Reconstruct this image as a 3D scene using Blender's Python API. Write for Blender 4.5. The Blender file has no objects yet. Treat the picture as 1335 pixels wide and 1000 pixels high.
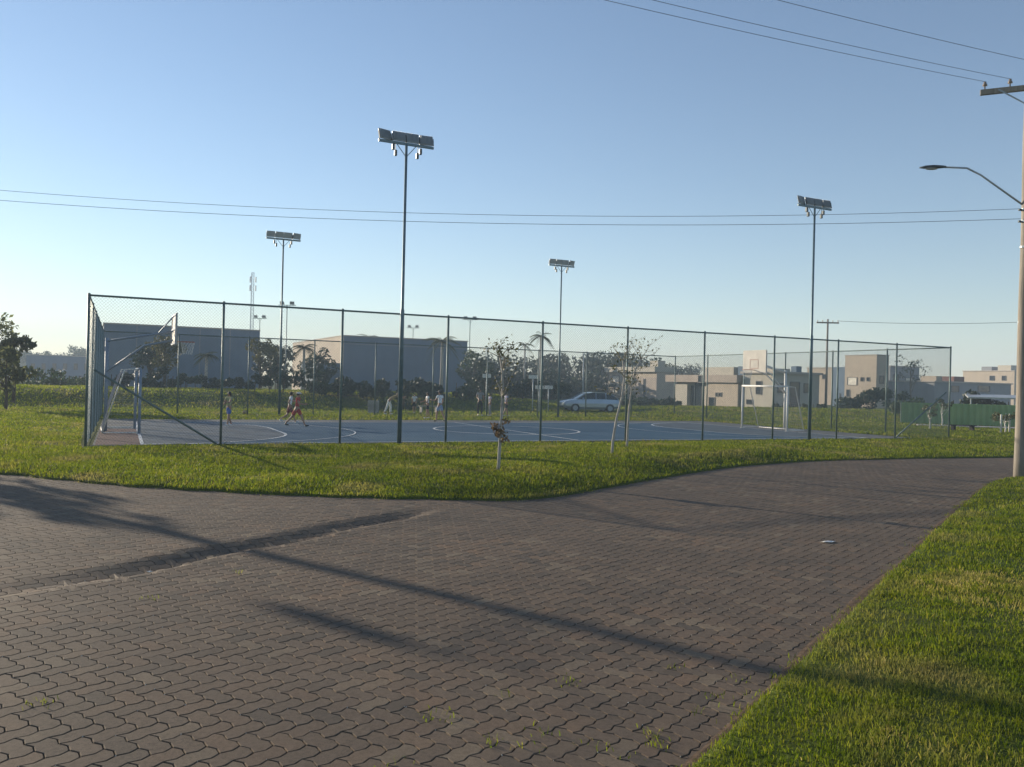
import bpy, bmesh, math, random
import numpy as np
from mathutils import Vector, Matrix, Euler
R = math.radians
random.seed(7); rng = np.random.default_rng(11)
scene = bpy.context.scene
col = scene.collection

# ------------------------------------------------------------------ camera
CAMZ, F = 1.95, 1110.0
ROLL = math.atan(0.0244)
cd = bpy.data.cameras.new("camera"); cam = bpy.data.objects.new("camera", cd); col.objects.link(cam)
cam.location = (0, 0, CAMZ)
cam.rotation_euler = (Matrix.Rotation(R(90.03), 3, 'X') @ Matrix.Rotation(ROLL, 3, 'Z')).to_euler()
cd.sensor_width = 36; cd.lens = F / 1335 * 36; cd.clip_start = 0.05; cd.clip_end = 4000
scene.camera = cam
CR, SR = math.cos(ROLL), math.sin(ROLL)

def ray(px, py):
    u = (px - 667.5) / F; v = (500.6 - py) / F
    return Vector((u * CR - v * SR, 1.0, u * SR + v * CR))
def G(px, py, z=0.0):
    d = ray(px, py); t = (z - CAMZ) / d.z
    return Vector((d.x * t, t, z))
def at(px, py, Y):
    d = ray(px, py); return Vector((d.x * Y, Y, CAMZ + d.z * Y))
def hz(px): return 500.6 + (px - 667.5) * 0.0244
def gat(px, Y, z=0.0):                     # ground point under column px at depth Y
    p = at(px, hz(px), Y); return Vector((p.x, Y, z))

# ------------------------------------------------------------------ court frame
O = Vector((-10.88, 21.8)); E1 = Vector((.897, .4424)).normalized(); E2 = Vector((-.417, .909)).normalized()
TH = math.atan2(E1.y, E1.x)
N2 = Vector((-E1.y, E1.x))
def C(a, b, z=0.0):
    p = O + E1 * a + E2 * b; return Vector((p.x, p.y, z))
LEN, DEP, FH = 33.0, 19.9, 3.98
SUN_AZ, SUN_EL = -52.5, 13.5
sunv = Vector((math.sin(R(SUN_AZ)) * math.cos(R(SUN_EL)), math.cos(R(SUN_AZ)) * math.cos(R(SUN_EL)), math.sin(R(SUN_EL))))

# ------------------------------------------------------------------ materials
def nmat(name):
    m = bpy.data.materials.new(name); m.use_nodes = True
    nt = m.node_tree; return m, nt, nt.nodes["Principled BSDF"]
def lk(nt, a, b): nt.links.new(a, b)
def ramp(nt, fac, stops):
    r = nt.nodes.new("ShaderNodeValToRGB"); e = r.color_ramp.elements
    while len(e) < len(stops): e.new(0.5)
    for k, (p, c) in enumerate(stops):
        e[k].position = p; e[k].color = (*c, 1)
    lk(nt, fac, r.inputs[0]); return r.outputs[0]
def noise(nt, scale, detail=4, rough=.6, coord=None, kind='Object'):
    n = nt.nodes.new("ShaderNodeTexNoise"); n.inputs['Scale'].default_value = scale
    n.inputs['Detail'].default_value = detail; n.inputs['Roughness'].default_value = rough
    if coord is None:
        tc = nt.nodes.new("ShaderNodeTexCoord"); coord = tc.outputs[kind]
    lk(nt, coord, n.inputs['Vector']); return n.outputs[0]
def mix(nt, fac, a, b, mode='MIX'):
    n = nt.nodes.new("ShaderNodeMix"); n.data_type = 'RGBA'; n.blend_type = mode
    for s, v in ((0, fac), (6, a), (7, b)):
        if isinstance(v, (int, float)): n.inputs[s].default_value = v
        elif isinstance(v, tuple): n.inputs[s].default_value = (*v, 1)
        else: lk(nt, v, n.inputs[s])
    return n.outputs[2]
def bump(nt, bs, h, strength=.3, dist=.02):
    b = nt.nodes.new("ShaderNodeBump"); b.inputs['Strength'].default_value = strength; b.inputs['Distance'].default_value = dist
    lk(nt, h, b.inputs['Height']); lk(nt, b.outputs[0], bs.inputs['Normal'])
MATS = {}
def plain(name, c, rough=.6, metal=0.0, var=.18, scale=3.0, bmp=0.0):
    if name in MATS: return MATS[name]
    m, nt, b = nmat(name)
    n = noise(nt, scale, 5)
    lo = tuple(x * (1 - var) for x in c); hi = tuple(min(1, x * (1 + var)) for x in c)
    lk(nt, ramp(nt, n, [(.3, lo), (.7, hi)]), b.inputs['Base Color'])
    b.inputs['Roughness'].default_value = rough; b.inputs['Metallic'].default_value = metal
    if rough >= .75: b.inputs['Specular IOR Level'].default_value = .15
    if bmp: bump(nt, b, noise(nt, scale * 8, 4), bmp, .01)
    MATS[name] = m; return m
def leafmat(name, stops, trans=.35):
    m, nt, b = nmat(name)
    a = nt.nodes.new("ShaderNodeAttribute"); a.attribute_name = 'rnd'
    c = ramp(nt, a.outputs['Fac'], stops)
    oi = nt.nodes.new("ShaderNodeObjectInfo")
    c = mix(nt, .35, c, ramp(nt, oi.outputs['Random'], [(0, stops[0][1]), (1, stops[-1][1])]))
    lk(nt, c, b.inputs['Base Color']); b.inputs['Roughness'].default_value = .6
    t = nt.nodes.new("ShaderNodeBsdfTranslucent"); lk(nt, c, t.inputs[0])
    ms = nt.nodes.new("ShaderNodeMixShader"); ms.inputs[0].default_value = trans
    lk(nt, b.outputs[0], ms.inputs[1]); lk(nt, t.outputs[0], ms.inputs[2])
    lk(nt, ms.outputs[0], nt.nodes['Material Output'].inputs[0]); return m
def wallmat(name, c, streak=.22, block=0):
    m, nt, b = nmat(name)
    tc = nt.nodes.new("ShaderNodeTexCoord"); mp = nt.nodes.new("ShaderNodeMapping")
    mp.inputs['Scale'].default_value = (1.6, 1.6, .22); lk(nt, tc.outputs['Object'], mp.inputs[0])
    s = noise(nt, 1.2, 6, .65, mp.outputs[0]); n = noise(nt, .5, 5)
    base = ramp(nt, s, [(.3, tuple(x * (1 - streak) for x in c)), (.6, c), (.85, tuple(min(1, x * 1.12) for x in c))])
    lk(nt, mix(nt, .5, base, ramp(nt, n, [(.3, tuple(x * .82 for x in c)), (.7, tuple(min(1, x * 1.1) for x in c))])), b.inputs['Base Color'])
    b.inputs['Roughness'].default_value = .85; bump(nt, b, noise(nt, 30, 3), .15, .01); return m

M = {}
M['pole_paint'] = plain('pole_paint', (.10, .16, .19), .45, .3, .25, 6)
M['fence_paint'] = plain('fence_paint', (.11, .16, .16), .5, .3, .3, 5)
M['wire'] = plain('galvanised_wire', (.16, .21, .20), .5, .5)
M['lamp_metal'] = plain('lamp_metal', (.34, .39, .43), .45, .15)
M['lamp_dark'] = plain('lamp_dark', (.05, .065, .075), .5, .3)
M['lamp_glass'] = plain('lamp_glass', (.35, .38, .4), .15, .2)
M['wood_pole'] = None
M['white_paint'] = plain('white_paint', (.72, .71, .68), .5, 0, .12, 4)
M['blue_paint'] = plain('blue_paint', (.22, .28, .37), .5, .1, .15, 4)
M['net'] = plain('net_cord', (.42, .40, .44), .8)
M['line_paint'] = plain('line_paint', (.55, .57, .58), .7, 0, .25, 2)
M['concrete'] = plain('concrete', (.33, .32, .30), .9, 0, .25, 3, .3)
M['cable'] = plain('cable', (.10, .12, .145), .6)
M['insulator'] = plain('insulator', (.20, .16, .13), .3)
M['glass_dark'] = plain('window_glass', (.03, .04, .05), .08, 0, .3, .5)
M['frame_dark'] = plain('frame_dark', (.06, .06, .065), .5)
M['skin'] = plain('skin', (.36, .20, .13), .55, 0, .08, 6)
M['skin_dark'] = plain('skin_dark', (.20, .11, .07), .55, 0, .08, 6)
M['hair'] = plain('hair', (.018, .013, .010), .6)
M['hair_fair'] = plain('hair_fair', (.30, .22, .14), .6)
M['eye'] = plain('eye', (.02, .02, .02), .2)
M['rubber'] = plain('rubber', (.018, .018, .018), .8)
M['bark'] = plain('bark', (.10, .075, .055), .9, 0, .4, 5, .6)
M['pale_bark'] = plain('pale_bark', (.40, .37, .33), .85, 0, .3, 9, .4)
M['lime_wash'] = plain('lime_wash', (.62, .60, .54), .85, 0, .2, 8)
def wood_pole_mat():
    m, nt, b = nmat('weathered_wood')
    tc = nt.nodes.new("ShaderNodeTexCoord"); mp = nt.nodes.new("ShaderNodeMapping")
    mp.inputs['Scale'].default_value = (14, 14, .7); lk(nt, tc.outputs['Object'], mp.inputs[0])
    s = noise(nt, 1.5, 8, .7, mp.outputs[0])
    c = ramp(nt, s, [(.25, (.10, .085, .07)), (.5, (.26, .225, .185)), (.8, (.38, .34, .28))])
    n = noise(nt, .8, 3)
    lk(nt, mix(nt, ramp(nt, n, [(.45, (0, 0, 0)), (.7, (.5, .5, .5))]), c, (.17, .16, .13)), b.inputs['Base Color'])
    b.inputs['Roughness'].default_value = .85; bump(nt, b, s, .6, .02); return m
M['wood_pole'] = wood_pole_mat()
GREEN = [(0, (.012, .026, .010)), (.5, (.030, .060, .018)), (1, (.075, .115, .030))]
M['leaf'] = leafmat('leaf_green', GREEN)
M['leaf_dark'] = leafmat('leaf_dark', [(0, (.008, .018, .010)), (.5, (.016, .034, .016)), (1, (.036, .06, .022))], .25)
M['leaf_olive'] = leafmat('leaf_olive', [(0, (.035, .042, .014)), (.5, (.085, .090, .028)), (1, (.16, .145, .045))])
M['leaf_dry'] = leafmat('leaf_dry', [(0, (.05, .03, .016)), (.5, (.12, .075, .035)), (1, (.19, .13, .06))])
M['leaf_hazed'] = leafmat('leaf_hazed', [(0, (.06, .075, .035)), (.5, (.13, .15, .065)), (1, (.22, .23, .10))], .6)  # greens lightened to put haze into the leaf colour
M['palm_leaf'] = leafmat('palm_leaf', [(0, (.025, .04, .012)), (.5, (.06, .08, .022)), (1, (.13, .13, .045))])

def grass_blade_mat():
    m, nt, b = nmat('grass_blade')
    a = nt.nodes.new("ShaderNodeAttribute"); a.attribute_name = 'rnd'
    tc = nt.nodes.new("ShaderNodeTexCoord")
    big = noise(nt, .55, 4, .6, tc.outputs['Object']); mid = noise(nt, 2.6, 4, .65, tc.outputs['Object'])
    c = ramp(nt, a.outputs['Fac'], [(0, (.038, .066, .004)), (.4, (.125, .185, .007)), (.78, (.24, .285, .012)), (.93, (.34, .30, .04)), (1, (.46, .38, .12))])
    c = mix(nt, ramp(nt, mid, [(.42, (0, 0, 0)), (.72, (.6, .6, .6))]), c, (.25, .245, .012))
    c = mix(nt, ramp(nt, big, [(.52, (0, 0, 0)), (.70, (.7, .7, .7))]), c, (.36, .29, .11))
    lk(nt, c, b.inputs['Base Color']); b.inputs['Roughness'].default_value = .55; b.inputs['Specular IOR Level'].default_value = .2
    t = nt.nodes.new("ShaderNodeBsdfTranslucent"); lk(nt, c, t.inputs[0])
    ms = nt.nodes.new("ShaderNodeMixShader"); ms.inputs[0].default_value = .58
    lk(nt, b.outputs[0], ms.inputs[1]); lk(nt, t.outputs[0], ms.inputs[2])
    lk(nt, ms.outputs[0], nt.nodes['Material Output'].inputs[0]); return m
M['grass_blade'] = grass_blade_mat()
def turf_mat():
    m, nt, b = nmat('turf')
    tc = nt.nodes.new("ShaderNodeTexCoord"); v = tc.outputs['Object']
    big = noise(nt, .16, 5, .6, v); mid = noise(nt, 1.1, 6, .7, v); fine = noise(nt, 22, 4, .7, v)
    c = ramp(nt, fine, [(.28, (.018, .032, .005)), (.5, (.055, .085, .010)), (.72, (.12, .14, .018))])
    c = mix(nt, ramp(nt, mid, [(.4, (0, 0, 0)), (.75, (.7, .7, .7))]), c, (.085, .105, .022))
    c = mix(nt, ramp(nt, big, [(.45, (0, 0, 0)), (.7, (.6, .6, .6))]), c, (.105, .105, .035))
    lk(nt, c, b.inputs['Base Color']); b.inputs['Roughness'].default_value = .9; b.inputs['Specular IOR Level'].default_value = .1
    bump(nt, b, fine, .9, .05); return m
M['turf'] = turf_mat()
def paver_mat():
    m, nt, b = nmat('paver_concrete')
    a = nt.nodes.new("ShaderNodeAttribute"); a.attribute_name = 'rnd'
    tc = nt.nodes.new("ShaderNodeTexCoord"); v = tc.outputs['Object']
    c = ramp(nt, a.outputs['Fac'], [(0, (.132, .107, .084)), (.2, (.168, .129, .096)), (.45, (.195, .143, .102)), (.65, (.180, .138, .103)), (.85, (.220, .150, .101)), (1, (.240, .187, .132))])
    st = noise(nt, .55, 6, .65, v); fine = noise(nt, 190, 3, .7, v); sp = noise(nt, 38, 5, .7, v)
    c = mix(nt, ramp(nt, st, [(.40, (0, 0, 0)), (.66, (.75, .75, .75))]), c, (.130, .104, .081))
    st2 = noise(nt, 1.7, 4, .6, v)
    c = mix(nt, ramp(nt, st2, [(.58, (0, 0, 0)), (.78, (.4, .4, .4))]), c, (.20, .165, .12))
    c = mix(nt, .75, c, ramp(nt, sp, [(.25, (.45, .45, .45)), (.5, (.85, .84, .83)), (.75, (1.12, 1.1, 1.06))]), 'MULTIPLY')
    c = mix(nt, .6, c, ramp(nt, fine, [(.3, (.35, .35, .35)), (.5, (.85, .85, .85)), (.72, (1.35, 1.32, 1.28))]), 'MULTIPLY')
    lk(nt, c, b.inputs['Base Color']); b.inputs['Roughness'].default_value = .8
    b.inputs['Specular IOR Level'].default_value = .12
    bump(nt, b, fine, .35, .004); return m
M['paver'] = paver_mat()
def sand_mat():
    m, nt, b = nmat('joint_sand')
    n = noise(nt, 9, 6, .7); n2 = noise(nt, .9, 4)
    c = ramp(nt, n, [(.3, (.028, .024, .019)), (.6, (.060, .050, .038)), (.85, (.15, .125, .095))])
    c = mix(nt, ramp(nt, n2, [(.5, (0, 0, 0)), (.68, (.55, .55, .55))]), c, (.045, .055, .018))
    lk(nt, c, b.inputs['Base Color']); b.inputs['Roughness'].default_value = .95; return m
M['joint_sand'] = sand_mat(); M['glint_grit'] = plain('glint_grit', (.50, .47, .42), .8)  # pale grains at stone corners, their paleness stands in for sun glints
def court_mat():
    m, nt, b = nmat('court_paint')
    tc = nt.nodes.new("ShaderNodeTexCoord"); v = tc.outputs['Object']
    sx = nt.nodes.new("ShaderNodeSeparateXYZ"); lk(nt, v, sx.inputs[0])
    big = noise(nt, .35, 6, .65, v); fine = noise(nt, 5, 6, .7, v)
    blue = ramp(nt, big, [(.3, (.024, .074, .130)), (.55, (.038, .097, .160)), (.75, (.080, .130, .178))])
    blue = mix(nt, ramp(nt, fine, [(.5, (0, 0, 0)), (.8, (.5, .5, .5))]), blue, (.10, .13, .155))
    lk(nt, blue, b.inputs['Base Color']); b.inputs['Roughness'].default_value = .8; b.inputs['Specular IOR Level'].default_value = .12
    bump(nt, b, fine, .1, .01); return m
M['court_blue'] = court_mat()
M['court_grey'] = plain('court_grey', (.15, .15, .15), .85, 0, .28, 1.2, .2)
M['court_red'] = plain('court_red', (.145, .085, .075), .8, 0, .25, 1.0, .2)
M['court_worn'] = plain('court_worn', (.095, .12, .145), .8, 0, .25, 1.5, .2)

# ------------------------------------------------------------------ mesh helpers
class MB:
    def __init__(s): s.v = []; s.f = []; s.mi = []; s.k = 0
    def add(s, vs, fs):
        n = len(s.v); s.v += [tuple(v) for v in vs]; s.f += [tuple(i + n for i in f) for f in fs]; s.mi += [s.k] * len(fs); return s
    def box(s, c, d, rot=None, bev=0.0):
        x, y, z = (d[0] / 2, d[1] / 2, d[2] / 2)
        if bev <= 0:
            vs = [Vector((a * x, b * y, e * z)) for e in (-1, 1) for b in (-1, 1) for a in (-1, 1)]
            fs = [(0, 2, 3, 1), (4, 5, 7, 6), (0, 1, 5, 4), (2, 6, 7, 3), (0, 4, 6, 2), (1, 3, 7, 5)]
        else:
            bm = bmesh.new(); bmesh.ops.create_cube(bm, size=1)
            for v in bm.verts: v.co = Vector((v.co.x * d[0], v.co.y * d[1], v.co.z * d[2]))
            bmesh.ops.bevel(bm, geom=bm.edges[:], offset=bev, segments=2, affect='EDGES', profile=.6)
            bm.verts.index_update(); vs = [v.co.copy() for v in bm.verts]; fs = [tuple(v.index for v in f.verts) for f in bm.faces]; bm.free()
        if rot is not None: vs = [rot @ v for v in vs]
        c = Vector(c); return s.add([v + c for v in vs], fs)
    def tube(s, pts, r, n=8, cap=True):
        pts = [Vector(p) for p in pts]; rs = r if isinstance(r, (list, tuple)) else [r] * len(pts)
        vs, fs = [], []; up = None
        for i, p in enumerate(pts):
            d = (pts[min(i + 1, len(pts) - 1)] - pts[max(i - 1, 0)]).normalized()
            if up is None: up = d.orthogonal().normalized()
            up = (up - d * up.dot(d)).normalized(); w = d.cross(up)
            for k in range(n):
                a = 2 * math.pi * k / n; vs.append(p + (up * math.cos(a) + w * math.sin(a)) * rs[i])
        for i in range(len(pts) - 1):
            for k in range(n):
                a, b = i * n + k, i * n + (k + 1) % n; fs.append((a, b, b + n, a + n))
        if cap:
            fs.append(tuple(range(n - 1, -1, -1))); m = (len(pts) - 1) * n; fs.append(tuple(range(m, m + n)))
        return s.add(vs, fs)
    def ball(s, c, d, n=10, m=6):
        vs = [Vector((0, 0, d[2]))]; fs = []
        for j in range(1, m):
            t = math.pi * j / m
            for k in range(n):
                a = 2 * math.pi * k / n; vs.append(Vector((d[0] * math.sin(t) * math.cos(a), d[1] * math.sin(t) * math.sin(a), d[2] * math.cos(t))))
        vs.append(Vector((0, 0, -d[2])))
        for k in range(n): fs.append((0, 1 + k, 1 + (k + 1) % n))
        for j in range(m - 2):
            for k in range(n):
                a = 1 + j * n + k; b = 1 + j * n + (k + 1) % n; fs.append((a, a + n, b + n, b))
        l = len(vs) - 1; q = 1 + (m - 2) * n
        for k in range(n): fs.append((l, q + (k + 1) % n, q + k))
        c = Vector(c); return s.add([v + c for v in vs], fs)
    def prism(s, poly, y0, y1):           # polygon in x,z extruded along y
        n = len(poly); vs = [(x, y0, z) for x, z in poly] + [(x, y1, z) for x, z in poly]
        fs = [tuple(range(n)), tuple(range(2 * n - 1, n - 1, -1))] + [(i, i + n, (i + 1) % n + n, (i + 1) % n) for i in range(n)]
        return s.add(vs, fs)
    def build(s, name, mat, parent=None, smooth=False, loc=None):
        me = bpy.data.meshes.new(name); me.from_pydata(s.v, [], s.f)
        bm = bmesh.new(); bm.from_mesh(me); bmesh.ops.recalc_face_normals(bm, faces=bm.faces[:]); bm.to_mesh(me); bm.free()
        for m in (mat if isinstance(mat, list) else [mat]): me.materials.append(m)
        if isinstance(mat, list): me.polygons.foreach_set('material_index', s.mi)
        me.polygons.foreach_set('use_smooth', [bool(smooth)] * len(me.polygons))
        o = bpy.data.objects.new(name, me); col.objects.link(o)
        if parent is not None: o.parent = parent
        if loc is not None: o.location = loc
        return o
def tag(o, label=None, cat=None, group=None, kind=None):
    for k, v in (('label', label), ('category', cat), ('group', group), ('kind', kind)):
        if v: o[k] = v
    return o
def empty(name, loc, rz=0.0, label=None, cat=None, group=None):
    o = bpy.data.objects.new(name, None); col.objects.link(o); o.location = loc; o.rotation_euler = (0, 0, rz)
    o.empty_display_size = .2
    return tag(o, label, cat, group)
def copy_tree(o, parent=None):
    c = o.copy(); col.objects.link(c)
    if parent is not None: c.parent = parent
    for ch in [x for x in bpy.data.objects if x.parent == o]: copy_tree(ch, c)
    return c
def npmesh(name, verts, sizes, loops, mats, parent=None, rnd=None, mi=None, smooth=False):
    me = bpy.data.meshes.new(name)
    verts = np.asarray(verts, np.float32); sizes = np.asarray(sizes, np.int32); loops = np.asarray(loops, np.int32)
    me.vertices.add(len(verts)); me.vertices.foreach_set('co', verts.ravel())
    me.loops.add(len(loops)); me.loops.foreach_set('vertex_index', loops)
    me.polygons.add(len(sizes)); me.polygons.foreach_set('loop_start', np.concatenate([[0], np.cumsum(sizes)[:-1]]).astype(np.int32))
    me.polygons.foreach_set('loop_total', sizes)
    if mi is not None: me.polygons.foreach_set('material_index', np.asarray(mi, np.int32))
    me.polygons.foreach_set('use_smooth', np.full(len(sizes), bool(smooth)))
    for m in mats: me.materials.append(m)
    if rnd is not None:
        at_ = me.attributes.new('rnd', 'FLOAT', 'FACE'); at_.data.foreach_set('value', np.asarray(rnd, np.float32))
    me.update(calc_edges=True); me.validate()
    o = bpy.data.objects.new(name, me); col.objects.link(o)
    if parent is not None: o.parent = parent
    return o
def sstep(a, b, x):
    t = np.clip((x - a) / (b - a), 0, 1); return t * t * (3 - 2 * t)
_ph = rng.uniform(0, 6.28, (12, 3)); _fr = rng.normal(0, 1, (12, 2))
def wob(x, y, s):
    r = 0
    for k in range(12): r = r + np.sin(x * _fr[k, 0] * s + y * _fr[k, 1] * s + _ph[k, 0])
    return r / 6

# ------------------------------------------------------------------ world + sun
w = bpy.data.worlds.new("World"); scene.world = w; w.use_nodes = True
nt = w.node_tree; bg = nt.nodes['Background']
sky = nt.nodes.new("ShaderNodeTexSky"); sky.sky_type = 'NISHITA'; sky.sun_disc = False
sky.sun_elevation = R(SUN_EL); sky.sun_rotation = R(SUN_AZ); sky.altitude = 20; sky.air_density = 1.0; sky.dust_density = .05; sky.ozone_density = 1.6
lk(nt, mix(nt, 1.0, sky.outputs[0], (.96, .97, 1.04), 'MULTIPLY'), bg.inputs[0]); bg.inputs[1].default_value = .086
ld = bpy.data.lights.new("sun", 'SUN'); ld.energy = 4.7; ld.angle = R(.55); ld.color = (1, .86, .66)
so = bpy.data.objects.new("sun", ld); col.objects.link(so); so.rotation_euler = sunv.to_track_quat('Z', 'Y').to_euler(); so.location = sunv * 100
scene.view_settings.view_transform = 'Standard'; scene.view_settings.look = 'None'; scene.view_settings.exposure = .85

# ------------------------------------------------------------------ ground
def bank(x, y):
    d = (x + 25) * -.55 + (y - 46) * .83
    d2 = np.where(x > -12, y - 57.5 + .0 * x, d)
    dd = np.minimum(d, 999) * sstep(-6, -14, x) + d2 * (1 - sstep(-6, -14, x))
    b = sstep(0, 7, dd) * (1 - .75 * sstep(14, 32, dd)) * 1.0 * (1 - sstep(-2, 6, x))
    m = .55 * np.exp(-((y - 62 - .35 * (x - 12)) / 8) ** 2) * sstep(6, 12, x) * (1 - sstep(28, 36, x))
    return b + m
def gz(x, y):
    near = sstep(41, 45, y) * 1.0
    z = -.14 * (1 - near) + near * (.02 + .05 * wob(x, y, .12)) + bank(x, y)
    return z
ys = np.concatenate([np.linspace(-60, 36, 25), np.linspace(38, 90, 70), np.geomspace(93, 900, 34)])
xs = np.concatenate([-np.geomspace(900, 62, 26), np.linspace(-58, 58, 90), np.geomspace(62, 900, 26)])
XX, YY = np.meshgrid(xs, ys); ZZ = gz(XX, YY)
ny, nx = XX.shape; idx = np.arange(nx * ny).reshape(ny, nx)
q = np.stack([idx[:-1, :-1], idx[:-1, 1:], idx[1:, 1:], idx[1:, :-1]], -1).reshape(-1, 4)
o = npmesh('ground', np.stack([XX, YY, ZZ], -1).reshape(-1, 3), np.full(len(q), 4), q.ravel(), [M['turf']], smooth=True); tag(o, kind='structure')

# road surface height: a shallow gutter where the two carriageways meet
S0, S1 = G(-60, 786), G(585, 659)
SD = (S1 - S0).to_2d(); SL = SD.length; SD.normalize(); SN = Vector((SD.y, -SD.x))
def zroad(x, y):
    dx, dy = x - S0.x, y - S0.y
    t = (dx * SD.x + dy * SD.y) / SL; s = dx * SN.x + dy * SN.y + .05 * np.sin(t * 21)
    env = sstep(.0, .38, t) * (1 - sstep(.8, 1.0, t)) * .072 + .010 * sstep(-1, 0, t) * (1 - sstep(.3, .5, t))
    p = np.where(s < 0, sstep(-.46, .02, s), 1 - sstep(-.02, .30, s))
    lift = .012 * sstep(0, .12, s) * (1 - sstep(.12, .8, s)) * sstep(0, .2, t) * (1 - sstep(.85, 1, t))
    return -env * p + lift + .006 * wob(x, y, .8) + .003 * wob(y, x, 2.4) - .012
# lawn outlines (ground points of the edges)
EDGE_I = [G(*p) for p in ((-420, 596), (-200, 604), (0, 617), (70, 624), (150, 632), (300, 641), (450, 648), (580, 651), (650, 652), (700, 650), (745, 644), (800, 634), (850, 625), (930, 612), (980, 606), (1060, 601), (1150, 598.5), (1240, 597), (1335, 596), (1600, 596), (1900, 598))]
EDGE_R = [Vector((-5.6, -5.5, 0)), Vector((-2.0, 0, 0))] + [G(*p) for p in ((905, 1000), (985, 920), (1060, 850), (1130, 780), (1190, 722), (1235, 678), (1262, 654), (1282, 637), (1298, 628), (1316, 624), (1345, 621.5), (1420, 619), (1600, 616), (2000, 612))]
def resample(pts, step):
    out = []
    # Catmull-Rom
    P = [2 * pts[0] - pts[1]] + list(pts) + [2 * pts[-1] - pts[-2]]
    for i in range(1, len(P) - 2):
        n = max(2, int((P[i + 1] - P[i]).length / step))
        for k in range(n):
            t = k / n; a, b, c, d = P[i - 1], P[i], P[i + 1], P[i + 2]
            out.append(.5 * ((2 * b) + (c - a) * t + (2 * a - 5 * b + 4 * c - d) * t * t + (3 * b - a - 3 * c + d) * t ** 3))
    out.append(P[-2]); return out
EI = resample(EDGE_I, .25); ER = resample(EDGE_R, .2)
for L_ in (EI, ER):
    for p in L_:
        j = .035 * math.sin(p.x * 7.3 + p.y * 3.1) + .03 * math.sin(p.x * 17 - p.y * 13); p.x += j * .6; p.y += j
def lawn_z(x, y, e, rise=False):      # e: distance from the edge 0..
    k = sstep(-7, 3, x) * sstep(10.5, 11.5, y) * (1 - sstep(.30, .36, x / np.maximum(y, 1))) if rise else 0
    return .015 + .05 * sstep(0, .8, e) + .15 * k * sstep(0, 1.6, e) * (1 - sstep(2.5, 7, e)) + .018 * wob(x, y, 1.1) * sstep(0, 1, e) * (1 - .7 * sstep(4, 9, e))
def edge_dist(X, Y, edge):
    A = np.array([(p.x, p.y) for p in edge]); d = np.full(X.shape, 1e9)
    for i in range(0, len(X), 4000):
        d[i:i + 4000] = np.sqrt(((X[i:i + 4000, None] - A[None, :, 0]) ** 2 + (Y[i:i + 4000, None] - A[None, :, 1]) ** 2).min(1))
    return d
def lawn(name, edge, back, rows, rise=False):
    A = np.array([(p.x, p.y) for p in edge]); B = np.array([back(p) for p in edge])
    V, n = [], len(A)
    skirt = np.column_stack([A, np.full(n, -.1)])
    V.append(skirt)
    for r in rows:
        P = A + (B - A) * r; e = edge_dist(P[:, 0], P[:, 1], edge) if r > 0 else np.zeros(n)
        V.append(np.column_stack([P, lawn_z(P[:, 0], P[:, 1], e, rise)]))
    V = np.concatenate(V); idx = np.arange(len(V)).reshape(-1, n)
    q = np.stack([idx[:-1, :-1], idx[:-1, 1:], idx[1:, 1:], idx[1:, :-1]], -1).reshape(-1, 4)
    o = npmesh(name, V, np.full(len(q), 4), q.ravel(), [M['turf']], smooth=True); tag(o, kind='structure'); return o
rows = np.concatenate([[0, .004, .012, .03], np.linspace(.05, 1, 60)])
lawn('lawn', EI, lambda p: (p.x * 1.0 - (8 if p.x < 0 else 3), 46.0 + .25 * max(0, p.x)), rows, True)
lawn('lawn', ER, lambda p: (p.x * .35 + 34, p.y * .35 - 2), rows)

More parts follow.
